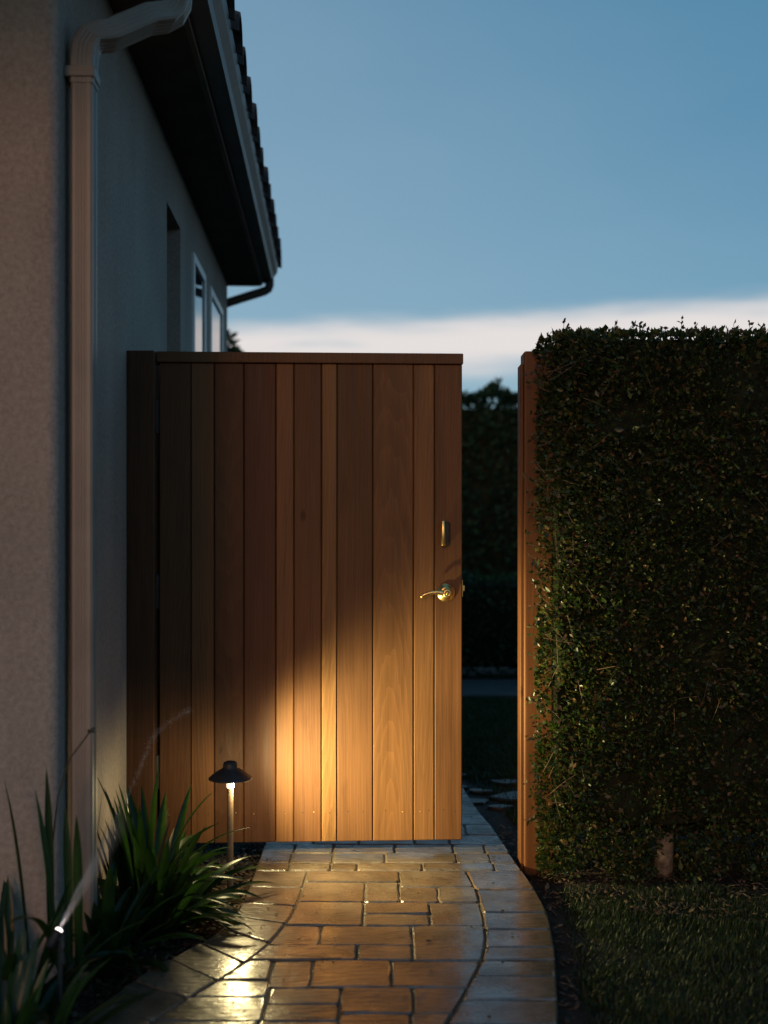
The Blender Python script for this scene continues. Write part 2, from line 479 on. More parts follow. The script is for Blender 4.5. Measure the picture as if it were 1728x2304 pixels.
def paver(poly, gap=.0023):
    """one tumbled paver from its outline (counter-clockwise)"""
    P = [Vector((p[0], p[1])) for p in poly]
    # drop doubles
    Q = [p for i, p in enumerate(P) if (p - P[i - 1]).length > .012]
    if len(Q) < 3: return
    c = sum(Q, Vector((0, 0))) / len(Q)
    def inset(pts, d):
        out = []
        n = len(pts)
        for i in range(n):
            a, b, e = pts[i - 1], pts[i], pts[(i + 1) % n]
            n1 = Vector((-(b - a).y, (b - a).x)).normalized(); n2 = Vector((-(e - b).y, (e - b).x)).normalized()
            m = n1 + n2
            m = m / max(m.dot(n1), .6) if m.length > 1e-5 else n1
            out.append(b + m * d)
        return out
    # resample with knocked edges and cut corners
    S = []
    base = inset(Q, gap)
    n = len(base)
    for i in range(n):
        a, b = base[i], base[(i + 1) % n]
        L = (b - a).length
        k = max(1, int(L / .045))
        ca = min(.008, L * .2)
        S.append(a + (b - a).normalized() * ca)
        for j in range(1, k):
            S.append(a.lerp(b, j / k) + Vector((rnd.gauss(0, .0019), rnd.gauss(0, .0019))))
        S.append(b - (b - a).normalized() * ca)
    top = inset(S, .0042)
    dz = rnd.gauss(0, .0011); tx, ty = rnd.gauss(0, .006), rnd.gauss(0, .006)
    V, F = [], []
    m = len(S)
    for p in S: V.append((p.x - c.x, p.y - c.y, -.05))
    for p in S: V.append((p.x - c.x, p.y - c.y, -.0042 + dz))
    for p in top: V.append((p.x - c.x, p.y - c.y, dz + tx * (p.x - c.x) + ty * (p.y - c.y) + rnd.gauss(0, .0005)))
    for r_ in (0, 1):
        for i in range(m):
            j = (i + 1) % m
            F.append((r_ * m + i, r_ * m + j, (r_ + 1) * m + j, (r_ + 1) * m + i))
    F.append(tuple(2 * m + i for i in range(m)))
    o = pyd('paver', V, F, M['paver'], path)
    o.location = (c.x, c.y, 0)
def rect(x0, x1, y0, y1, L, Rr):
    """paver between depths y0 < y1, trimmed by the curved borders"""
    ys = np.linspace(y0, y1, 4)
    left = [(max(x0, lerp_tab(L, y)), y) for y in ys]; right = [(min(x1, lerp_tab(Rr, y)), y) for y in ys]
    if min(r[0] - l[0] for l, r in zip(left, right)) < .004:
        k = [i for i in range(4) if right[i][0] - left[i][0] > .02]
        if len(k) < 2: return
        left = [left[i] for i in k]; right = [right[i] for i in k]
    if max(r[0] - l[0] for l, r in zip(left, right)) < .03: return
    if len(left) == 4 and abs(left[0][0] - left[3][0]) < .002: left = [left[0], left[3]]
    if len(right) == 4 and abs(right[0][0] - right[3][0]) < .002: right = [right[0], right[3]]
    paver(right + left[::-1] if False else [left[0]] + right + left[:0:-1])
def cy(v): return CAMZ * FPX / (1850 + v / 1.952 - HY)          # depth of a ground point from the enlarged crop
def cx(v, Y): return (450 + v / 1.952 - HX) / FPX * Y
def row(t, b, joints, L, Rr):
    y1, y0 = cy(t), cy(b)
    ym = (y0 + y1) / 2
    xs = [-3] + [cx(j, ym) for j in joints] + [3]
    for a, e in zip(xs[:-1], xs[1:]): rect(a, e, y0, y1, L, Rr)
def piece(l, r, t, b, L=LI, Rr=RI):
    y1, y0 = cy(t), cy(b); ym = (y0 + y1) / 2
    rect(-3 if l is None else cx(l, ym), 3 if r is None else cx(r, ym), y0, y1, L, Rr)
# rows through the gate
y = cy(97)
for k in range(12):
    d = rnd.choice([.10, .13, .15])
    xs = [-3]; x = -.46 + rnd.uniform(.1, .2)
    while x < .36: xs.append(x); x += rnd.choice([.13, .17, .21])
    xs.append(3)
    for a, e in zip(xs[:-1], xs[1:]): rect(a, e, y, y + d, LO, RO)
    y += d
row(97, 135, [415, 585, 855, 1110, 1250], LO, RO)
row(135, 178, [400, 585, 812, 1122, 1270], LO, RO)
row(178, 212, [395, 575, 690, 975, 1290], LO, RO)
# field between the borders
piece(None, 875, 212, 262); piece(875, None, 212, 283)
piece(None, 724, 262, 350); piece(724, 876, 262, 350); piece(876, 1045, 283, 350); piece(1045, None, 283, 350)
piece(None, 716, 350, 453); piece(716, 1008, 350, 402); piece(716, 1008, 402, 453); piece(1008, None, 350, 453)
piece(None, 527, 453, 540); piece(527, 933, 453, 540); piece(933, None, 453, 605)
piece(None, 690, 540, 605); piece(690, 933, 540, 605)
piece(None, 310, 605, 690); piece(310, 490, 605, 725); piece(490, 840, 605, 725); piece(840, None, 605, 725)
piece(None, 298, 690, 765)
piece(298, 618, 725, 797); piece(618, 935, 725, 842); piece(935, None, 725, 842)
piece(None, 280, 765, 870); piece(280, 610, 797, 870); piece(610, 928, 842, 930); piece(928, None, 842, 930)
piece(None, 250, 870, 960); piece(250, 610, 870, 930); piece(250, 560, 930, 1010); piece(None, 250, 960, 1080); piece(560, 900, 930, 1030); piece(900, None, 930, 1030)
y = cy(1080)
for a, e in ((-3, -.30), (-.30, -.02), (-.02, 3)): rect(a, e, y, cy(1010) if a > -.35 and a < -.1 else (cy(1030) if a > -.1 else cy(1080) + .004), LI, RI)
y1 = cy(1080)
while y1 > 1.35:
    d = rnd.choice([.11, .14, .17]); xs = [-3]; x = -1.3 + rnd.uniform(0, .2)
    while x < .2: xs.append(x); x += rnd.choice([.15, .2, .26])
    xs.append(3)
    for a, e in zip(xs[:-1], xs[1:]): rect(a, e, y1 - d, y1, LI, RI)
    y1 -= d
def border(I, O, Ys, flip):
    for (a, b), (c, d) in zip(Ys[:-1], Ys[1:]):
        pi = [(lerp_tab(I, a), a), (lerp_tab(I, (a + c) / 2), (a + c) / 2), (lerp_tab(I, c), c)]
        po = [(lerp_tab(O, b), b), (lerp_tab(O, (b + d) / 2), (b + d) / 2), (lerp_tab(O, d), d)]
        poly = pi + po[::-1]
        paver(poly if not flip else poly[::-1])
yr = [3.918, 3.72, 3.50, 3.357, 3.217, 3.12, 3.009, 2.858, 2.72, 2.58, 2.42, 2.28, 2.1, 1.92, 1.75, 1.58, 1.4]
border(RI, RO, [(v_, v_) for v_ in yr], False)
yl = [(3.918, 3.918), (3.74, 3.76), (3.56, 3.60), (3.40, 3.47), (3.25, 3.37), (3.10, 3.25), (2.98, 3.13), (2.87, 2.98), (2.74, 2.84), (2.6, 2.68), (2.44, 2.5), (2.26, 2.32), (2.1, 2.14), (1.92, 1.95), (1.74, 1.76), (1.56, 1.58), (1.4, 1.4)]
border(LI, LO, yl, True)
# wet flat stones beyond the gate and a mowing strip by the far hedge
def flag(x, y, sx, sy, n=9):
    V = []; F = []
    k = [(math.cos(2 * math.pi * i / n) * sx * rnd.uniform(.45, 1.15), math.sin(2 * math.pi * i / n) * sy * rnd.uniform(.45, 1.15)) for i in range(n)]
    for z, s in ((-.09, 1), (-.034, 1), (-.028, .93)):
        for p in k: V.append((p[0] * s, p[1] * s, z))
    for r_ in (0, 1):
        for i in range(n): F.append((r_ * n + i, r_ * n + (i + 1) % n, (r_ + 1) * n + (i + 1) % n, (r_ + 1) * n + i))
    F.append(tuple(2 * n + i for i in range(n)))
    o = pyd('flat_stone', V, F, M['wetstone'], path); o.location = (x, y, 0)
for a in ((.62, 5.12, .17, .10), (.38, 5.02, .13, .06), (.50, 4.93, .06, .04), (.30, 5.3, .12, .08), (.60, 5.4, .10, .06), (.44, 5.22, .07, .04), (.36, 5.55, .08, .05), (.9, 5.2, .14, .1), (.8, 5.5, .12, .08)): flag(*a)
strip = cbox('mowing_strip', -4, 6, 7.95, 8.7, -.06, .0, mat_plain('damp_concrete', (.035, .037, .04), (.06, .062, .065), 8, .6, .3, .2, 60), None, .01)
tag(strip, 'grey concrete mowing strip in front of the far hedge', None, None, 'structure')

# ------------------------------------------------------------------ house
HA = math.atan2(HX - 738, FPX)
house = empty('house', (-.868, 3.02, 0), HA)
tag(house, 'beige stucco house with dark eave, gutter and clay tile roof edge', 'house')
OPEN = [(2.06, 2.53, -.05, 2.63, .16), (2.99, 3.58, .95, 2.63, .014), (3.87, 4.66, .95, 2.63, .014)]
YL, ZT, XL, BR = 5.11, 2.93, -4.5, .03
def house_wall():
    V, F = [], []
    def q(a, b, c, d):
        i = len(V); V.extend((a, b, c, d)); F.append((i, i + 1, i + 2, i + 3))
    zb = -.1
    q((XL, 0, zb), (-BR, 0, zb), (-BR, 0, ZT), (XL, 0, ZT))
    n = 8                                                        # rounded corner
    for k in range(n):
        a0, a1 = math.pi / 2 * k / n, math.pi / 2 * (k + 1) / n
        p0 = (-BR + BR * math.sin(a0), BR - BR * math.cos(a0)); p1 = (-BR + BR * math.sin(a1), BR - BR * math.cos(a1))
        q((*p0, zb), (*p1, zb), (*p1, ZT), (*p0, ZT))
    ycut = sorted({BR, YL, *[o[0] for o in OPEN], *[o[1] for o in OPEN]})
    zcut = sorted({zb, ZT, *[o[2] for o in OPEN], *[o[3] for o in OPEN]})
    for y0, y1 in zip(ycut[:-1], ycut[1:]):
        for z0, z1 in zip(zcut[:-1], zcut[1:]):
            if any(o[0] <= y0 and y1 <= o[1] and o[2] <= z0 and z1 <= o[3] for o in OPEN): continue
            q((0, y0, z0), (0, y1, z0), (0, y1, z1), (0, y0, z1))
    for y0, y1, z0, z1, d in OPEN:                               # reveals
        q((0, y0, z0), (0, y0, z1), (-d, y0, z1), (-d, y0, z0)); q((0, y1, z0), (-d, y1, z0), (-d, y1, z1), (0, y1, z1))
        q((0, y0, z1), (0, y1, z1), (-d, y1, z1), (-d, y0, z1)); q((0, y0, z0), (-d, y0, z0), (-d, y1, z0), (0, y1, z0))
        q((-d, y0, z0), (-d, y0, z1), (-d, y1, z1), (-d, y1, z0))
    q((0, YL, zb), (XL, YL, zb), (XL, YL, ZT), (0, YL, ZT))
    q((XL, YL, zb), (XL, 0, zb), (XL, 0, ZT), (XL, YL, ZT))
    o = pyd('wall', V, F, M['stucco'], house)
    bm = bmesh.new(); bm.from_mesh(o.data); bmesh.ops.remove_doubles(bm, verts=bm.verts, dist=1e-5)
    for f in bm.faces: f.smooth = len(f.verts) == 4 and f.normal.x > .02 and f.normal.y < -.02
    bm.to_mesh(o.data); bm.free()
house_wall()
def window(y0, y1, z0, z1, d):
    fr = []
    b = .05
    w = empty('window', (0, 0, 0)); w.parent = house
    for (a0, a1, c0, c1) in ((y0, y0 + b, z0, z1), (y1 - b, y1, z0, z1), (y0 + b, y1 - b, z0, z0 + b), (y0 + b, y1 - b, z1 - b, z1)):
        cbox('frame', -d + .001, .014, a0 + .001, a1 - .001, c0 + .001, c1 - .001, M['frame'], w, .003)
    cbox('pane', -d + .002, -d + .018, y0 + b, y1 - b, z0 + b, z1 - b, M['glass'], w)
    cbox('sill', .001, .035, y0 - .02, y1 + .02, z0 - .05, z0 - .002, M['stucco'], w, .004)
window(*OPEN[1]); window(*OPEN[2])
y0, y1, z0, z1, d = OPEN[0]
dr = cbox('side_door', -d + .001, -d + .035, y0 + .002, y1 - .002, -.03, z1 - .002, M['door'], house, .003)
cbox('door_panel', .0345, .042, .08, y1 - y0 - .084, 1.2, 2.3, M['door'], dr, .004)
lathe('door_handle', [(.02, 0), (.02, .02), (.012, .025), (.012, .05), (.025, .055), (.025, .08), (.01, .085)], M['brass'], dr, 14, 'X', (.036, .06, 1.03))
# eave: soffit, fascia, gutter
E0, E1 = -1.9, 5.2  # front overhang, out of view, stretched to shade the top of the front wall
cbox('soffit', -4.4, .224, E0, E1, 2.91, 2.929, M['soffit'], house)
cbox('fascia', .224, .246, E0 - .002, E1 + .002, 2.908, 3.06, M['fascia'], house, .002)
cbox('fascia', -4.4, .224, E0 - .022, E0, 2.908, 3.06, M['fascia'], house, .002)
cbox('fascia', -4.4, .224, E1, E1 + .022, 2.908, 3.06, M['fascia'], house, .002)
gp = [(.247, 3.06), (.247, 2.93), (.32, 2.93), (.325, 2.975), (.350, 3.01), (.356, 3.05), (.356, 3.062), (.346, 3.062), (.346, 3.052), (.342, 3.015), (.318, 2.98), (.314, 2.936), (.252, 2.936), (.252, 3.06)]
V, F = [], []
for yy in (E0, E1 + .03):
    for p in gp: V.append((p[0], yy, p[1]))
n = len(gp)
for k in range(n): F.append((k, (k + 1) % n, n + (k + 1) % n, n + k))
F.append(tuple(range(n))); F.append(tuple(range(2 * n - 1, n - 1, -1)))
gut = pyd('gutter', V, F, M['gutter_shade'], house)
for yy in (E0, E1 + .027):
    pyd('gutter_cap', [(p[0], yy, p[1]) for p in gp[1:7]] + [(p[0], yy + .003, p[1]) for p in gp[1:7]] + [(.247, yy, 3.05), (.247, yy + .003, 3.05)], [(0, 1, 2, 3, 4, 5, 12), (6, 13, 11, 10, 9, 8, 7), (0, 6, 7, 1), (1, 7, 8, 2), (2, 8, 9, 3), (3, 9, 10, 4)], M['gutter_shade'], gut)
# roof deck and barrel tiles
SL = .36
V = []; F = []
for z in (0, .03):
    for x, y in ((.25, E0), (.25, E1), (-3, E1), (-3, E0)): V.append((x, y, 3.062 + z + (.25 - x) * SL))
F = [(0, 1, 2, 3), (7, 6, 5, 4), (0, 4, 5, 1), (1, 5, 6, 2), (2, 6, 7, 3), (3, 7, 4, 0)]
roof = pyd('roof', V, F, M['fascia'], house)
def tile_mesh():
    V, F = [], []
    n = 9
    for (x, rr) in ((.0, .112), (-.44, .098)):
        for th in (0, .014):
            for k in range(n + 1):
                a = math.pi * k / n
                V.append((x, (rr - th) * math.cos(a), (rr - th) * 1.0 * math.sin(a) - x * SL))
    m = n + 1
    for k in range(n):
        F += [(k, k + 1, 2 * m + k + 1, 2 * m + k), (m + k + 1, m + k, 3 * m + k, 3 * m + k + 1), (k + 1, k, m + k, m + k + 1), (2 * m + k, 2 * m + k + 1, 3 * m + k + 1, 3 * m + k)]
    F += [(0, 2 * m, 3 * m, m), (n, m + n, 3 * m + n, 2 * m + n)]
    me = bpy.data.meshes.new('tile'); me.from_pydata(V, [], F); me.materials.append(M['tile']); me.update()
    return me
tm = tile_mesh()
for rowi in range(3):
    yy = E0 + .1
    while yy < E1 + .05:
        o = link(bpy.data.objects.new('tile', tm), roof)
        x = .385 - rowi * .36
        o.location = (x + rnd.uniform(-.008, .008), yy + rnd.uniform(-.006, .006), 3.092 + (.25 - x) * SL + rowi * .012)
        o.rotation_euler = (rnd.uniform(-.02, .02), 0, rnd.uniform(-.02, .02))
        yy += .315
# downspout at the near corner
def ds_prof(w, d, ribs=4):
    """flat box pipe with flutes on its faces"""
    P = []
    def side(ax, ay, bx, by):
        L = math.hypot(bx - ax, by - ay); tx, ty = (bx - ax) / L, (by - ay) / L; nx, ny = -ty, tx
        P.append((ax + tx * .006, ay + ty * .006))
        m0, m1 = .24, .76
        for i in range(ribs):
            c = L * (m0 + (m1 - m0) * (i + .5) / ribs); h = L * (m1 - m0) / ribs * .5
            for dd, dep in ((-h, 0), (-h * .45, .0016), (h * .2, .0016), (h * .6, 0)): P.append((ax + tx * (c + dd) + nx * dep, ay + ty * (c + dd) + ny * dep))
        P.append((bx - tx * .006, by - ty * .006))
    side(-w, -d, w, -d); side(w, -d, w, d); side(w, d, -w, d); side(-w, d, -w, -d)
    return P
dn = empty('downspout', (0, 0, 0)); dn.parent = house
PX, PY = .046, .118
sweep('pipe', ds_prof(.036, .030), [(PX, PY, -.08), (PX, PY, 1.2), (PX, PY, 2.44)], (0, 1, 0), M['gutter'], dn)
arc = [(PX, PY, 2.40), (PX, PY, 2.47), (PX + .003, PY + .003, 2.505), (PX + .014, PY + .012, 2.535), (PX + .034, PY + .028, 2.553), (PX + .06, PY + .05, 2.565),
       (.20, .25, 2.65), (.245, .29, 2.675), (.268, .31, 2.70), (.281, .32, 2.735), (.284, .322, 2.78), (.284, .322, 2.94)]
sweep('elbow', ds_prof(.0385, .0325, 3), arc, (0, 1, 0), M['gutter'], dn)
cbox('strap', .0, PX + .036, PY - .043, PY + .043, 2.415, 2.445, M['gutter'], dn, .003)
# downspout at the far corner
d2 = empty('downspout', (0, 0, 0)); d2.parent = house
sweep('elbow', circ(.032, 10), [(.30, 5.13, 2.95), (.30, 5.13, 2.90), (.29, 5.14, 2.875), (.26, 5.15, 2.86), (.16, 5.16, 2.83), (.02, 5.165, 2.785), (-.03, 5.165, 2.765), (-.05, 5.165, 2.73)], (0, 1, 0), M['soffit'], d2, True)
sweep('pipe', circ(.03, 10), [(-.05, 5.165, 2.74), (-.05, 5.165, .1)], (0, 1, 0), M['soffit'], d2, True)

# ------------------------------------------------------------------ gate
def wood_obj(o, col, ax=.4, az=0):
    o.color = (col[0] * .58, col[1] * .52, col[2] * .40, 1); o['arch_x'] = float(ax); o['arch_z'] = float(az)
    return o
GY = 4.10
def gx(px, Y=GY): return (px - HX) / FPX * Y
GX0 = gx(357.6)
gate = empty('wooden_gate', (GX0, GY, 0), HA)
tag(gate, 'cedar garden gate of vertical boards standing slightly ajar from its right post', 'gate')
jx = [357.6, 429.3, 482, 548.7, 620.9, 661.4, 723.4, 758.2, 839.1, 930.3, 977.5, 1040.5]
jl = []
for p in jx:                                     # along the leaf, which recedes a little to the right
    k = (p - HX) / FPX
    jl.append((k * GY - GX0) / (math.cos(HA) - k * math.sin(HA)))
GB, GT = .040, 1.775
base = {0: (.19, .085, .046), 1: (.30, .140, .070), 2: (.175, .078, .042), 3: (.165, .072, .044), 4: (.33, .16, .082), 5: (.22, .102, .054), 6: (.37, .195, .092), 7: (.225, .108, .055), 8: (.30, .148, .070), 9: (.37, .185, .088), 10: (.27, .128, .064)}
arch = {6: (-.05, 1.6), 8: (.062, -.25), 2: (.05, 2.6)}
for i in range(11):
    a, b = jl[i], jl[i + 1]
    o = cbox('board', a + .0012, b - .0012, 0 + rnd.uniform(-.0006, .0006), .022, GB, GT, M['wood'], gate, .0032, 1)
    ax, az = arch.get(i, (.25 + .1 * rnd.random(), rnd.uniform(-2, 2)))
    wood_obj(o, base[i], ax, az)
    w = b - a
    for fx in ((.3, .72) if w > .07 else (.5,)):
        lathe('nail', [(.0022, 0), (.0022, .0010), (.001, .0014)], M['iron'] if (i + int(fx * 10)) % 3 else M['brass'], o, 8, 'Y', (w * fx, .0008, .108 + rnd.uniform(-.004, .004)))
W_ = jl[-1]
wood_obj(cbox('backing', .003, W_ - .003, .0221, .0262, GB + .002, GT - .002, M['wood'], gate), (.1, .05, .03), 0, 3)
for z0_, z1_ in ((.15, .25), (.85, .95), (1.66, 1.76)):
    wood_obj(cbox('rail', .01, W_ - .01, .0265, .06, z0_, z1_, M['wood'], gate, .003), (.22, .11, .06), 0, 3)
for x0_ in (.004, W_ - .094): wood_obj(cbox('stile', x0_, x0_ + .09, .0605, .095, GB + .005, GT - .005, M['wood'], gate, .003), (.22, .11, .06), .4, 1)
wood_obj(cbox('top_cap', -.008, W_ + .002, -.012, .10, GT + .001, 1.8145, M['wood'], gate, .003, 2), (.235, .115, .062), .3, .3)
# hardware
def gpos(px, py):
    k = (px - HX) / FPX
    x = (k * GY - GX0) / (math.cos(HA) - k * math.sin(HA))
    Y = GY + x * math.sin(HA)
    return x, CAMZ - (py - HY) / FPX * Y
hx_, hz_ = gpos(1003, 1333)
lev = empty('lever_handle', (hx_, 0, hz_)); lev.parent = gate
lathe('rosette', [(.0338, 0), (.0338, .004), (.031, .0075), (.024, .0095), (.0235, .011), (.014, .013)], M['brass'], lev, 36, 'Y')
lathe('neck', [(.012, .0125), (.0115, .034), (.0165, .038), (.018, .046), (.017, .053), (.012, .056), (.0075, .0562), (.0065, .0535), (.002, .053)], M['brass'], lev, 24, 'Y')
lp = [(0, -.046, 0), (-.018, -.047, .0015), (-.036, -.048, .0035), (-.054, -.048, .003), (-.07, -.048, -.001), (-.082, -.048, -.0055), (-.089, -.047, -.0105), (-.0915, -.044, -.0145), (-.090, -.040, -.016)]
sweep('lever', [(a * .8, b * 1.25) for a, b in circ(.0068, 10)], lp, (0, 1, 0), M['brass'], lev, True, [1.35, 1.2, 1.0, .85, .75, .72, .8, .85, .6])
lathe('keyway', [(.0055, .0535), (.0055, .0575), (.003, .058)], M['brass2'], lev, 12, 'Y')
px_, pz_ = gpos(995.5, 1200)
pull = empty('brass_bolt_cover', (px_, 0, pz_)); pull.parent = gate
lathe('barrel', [(.0035, -.0455), (.0088, -.0455), (.0095, -.0445), (.0095, .0445), (.0088, .0455), (.0035, .0455)], M['brass2'], pull, 24, 'Z', (0, -.028, 0))
cbox('shadow_bracket', .0015, .0225, -.024, -.0006, -.043, .043, M['iron'], pull, .002)  # black holder set off to the right, standing in for the barrel's shadow
ltx, ltz = gpos(1041, 1324)
cbox('latch_plate', W_ - .0005, W_ + .0015, .002, .021, ltz - .03, ltz + .03, M['brass'], gate, .0004)
cbox('latch_bolt', W_ + .0015, W_ + .0095, .004, .017, ltz - .011, ltz + .011, M['brass'], gate, .002)
for zc in (1.58, .95, .30):
    h = empty('hinge', (0, 0, zc)); h.parent = gate
    cbox('hinge_leaf', -.016, .001, -.0035, .02, -.06, .06, M['iron'], h, .001)
    lathe('hinge_knuckle', [(.006, -.062), (.0065, -.058), (.0065, .058), (.006, .062)], M['iron'], h, 12, 'Z', (-.0075, -.006, 0))

# posts
lp0, lp1 = gx(277, 4.06), gx(347.5, 4.06)
lpo = cbox('gate_post', lp0, lp1, 4.06, 4.165, -.12, CAMZ + (HY - 788) / FPX * 4.06, M['wood'], None, .005, 2)
wood_obj(lpo, (.15, .07, .042), .3, 0)
tag(lpo, 'dark brown square gate post against the stucco wall carrying the hinges', 'post', 'posts of the gate')
PYR = 4.02
rpo = empty('gate_post', (gx(1179, PYR), PYR, 0))
pt = CAMZ + (HY - 789.5) / FPX * PYR
wood_obj(cbox('post', 0, .105, 0, .105, -.12, pt, M['wood'], rpo, .008, 3), (.27, .112, .05), .3, 0)
wood_obj(cbox('stop_strip', -.0115, -.001, .012, .095, -.12, CAMZ + (HY - 818) / FPX * PYR, M['wood'], rpo, .002), (.27, .112, .05), .3, 2)
tag(rpo, 'orange brown latch post with a stop strip at the hedge end', 'post', 'posts of the gate')

# ------------------------------------------------------------------ path lamp
LX, LY = gx(518, 3.78), 3.78
lamp = empty('path_lamp', (LX, LY, SOIL))
tag(lamp, 'lit path lamp with dark conical hat on a slim stem', 'lamp')
def lz(py): return CAMZ - (py - HY) / FPX * LY - SOIL
zr = lz(1752)
lathe('hat', [(.0715, zr), (.0722, zr + .0015), (.070, zr + .005), (.046, zr + .0235), (.0275, zr + .034), (.024, zr + .037), (.024, zr + .047), (.0215, zr + .0545), (.012, zr + .0585), (.001, zr + .059)], M['lampmetal'], lamp, 44)
V, F = [], []
bpy.data.objects.remove([o for o in lamp.children if o.name.startswith('hat')][0])
hat = [(.0715, zr), (.0722, zr + .0015), (.070, zr + .005), (.046, zr + .0235), (.0275, zr + .034), (.024, zr + .037), (.024, zr + .047), (.0215, zr + .0545), (.012, zr + .0585), (.0005, zr + .059)]
inn = [(.0005, zr + .034), (.024, zr + .031), (.045, zr + .0205), (.069, zr + .0015)]
lathe('lamp_shade', inn + hat, M['lampmetal'], lamp, 44)
zc_ = lz(1772)
lathe('lamp_glass', [(.010, zc_ - .001), (.0115, zc_), (.0128, zc_ + .004), (.0132, zc_ + .019), (.0118, zc_ + .034), (.006, zc_ + .04)], M['lampglass'], lamp, 24)
lathe('stem', [(.0125, -.12), (.0125, .02), (.0104, .03), (.0104, zc_ - .006), (.0112, zc_ - .0012)], M['stem'], lamp, 20)
# lights at the lamp: beam under the hat, an added hedge spot, the pool below
def spot(name, loc, target, energy, size, blend, radius, col=(1, .86, .40)):
    d = bpy.data.lights.new(name, 'SPOT'); d.energy = energy; d.spot_size = R(size); d.spot_blend = blend
    d.shadow_soft_size = radius; d.color = col
    o = bpy.data.objects.new(name, d); link(o)
    o.location = loc
    o.rotation_euler = (Vector(target) - Vector(loc)).to_track_quat('-Z', 'Y').to_euler()
    return o
bulb = Vector((LX, LY, SOIL + zc_ + .012))
spot('lamp_beam', bulb + Vector((.018, .006, -.030)), bulb + Vector((.97, .22, .07)), 88, 150, 1.0, .014)
spot('added_hedge_spot', bulb + Vector((.020, .000, -.026)), bulb + Vector((1.0, .12, .40)), 105, 48, 1.0, .012)  # extra aimed spot, added to brighten the latch post and hedge edge
glow_d = bpy.data.lights.new('lamp_glow', 'POINT'); glow_d.energy = 7.5; glow_d.shadow_soft_size = .04; glow_d.color = (1, .80, .38)
glow = link(bpy.data.objects.new('lamp_glow', glow_d)); glow.location = bulb + Vector((.024, -.004, -.012))

# ------------------------------------------------------------------ hedge
def leaves_np(P, N, L, Wd, T, rs, droop=.25):
    """folded leaves at P, growing roughly along N: 4 corners, 2 triangles each"""
    n = len(P)
    d = N + rs.normal(0, .75, (n, 3)); d[:, 2] += .12
    d /= np.linalg.norm(d, axis=1, keepdims=True)
    u = np.cross(d, rs.normal(0, 1, (n, 3))); u /= np.linalg.norm(u, axis=1, keepdims=True) + 1e-9
    w = np.cross(d, u)
    L = L[:, None]; Wd = Wd[:, None]
    a = P; b = P + d * L * .5 + u * Wd + w * Wd * .35; c = P + d * L; e = P + d * L * .5 - u * Wd + w * Wd * .35
    m1 = P + d * L * .55
    V = np.stack([a, b, c, e, ], 1).reshape(-1, 3)
    i = np.arange(n)[:, None] * 4
    F = np.concatenate([i + np.array([[0, 1, 2]]), i + np.array([[0, 2, 3]])], 0)
    return V, F, np.repeat(T, 4, axis=0)
def tint_np(n, rs, cols, probs, var=.35):
    k = rs.choice(len(cols), n, p=probs)
    c = np.array(cols)[k] * rs.uniform(1 - var, 1 + var, (n, 1))
    return np.concatenate([c, np.ones((n, 1))], 1)
HX0, HX1, HY0, HY1, HZ0, HZ1 = .522, 2.7, 3.87, 4.45, -.01, 1.855
hedge = empty('hedge', (1.6, 4.15, SOIL))
tag(hedge, 'tall clipped small-leaved hedge growing beside the latch post', 'hedge')
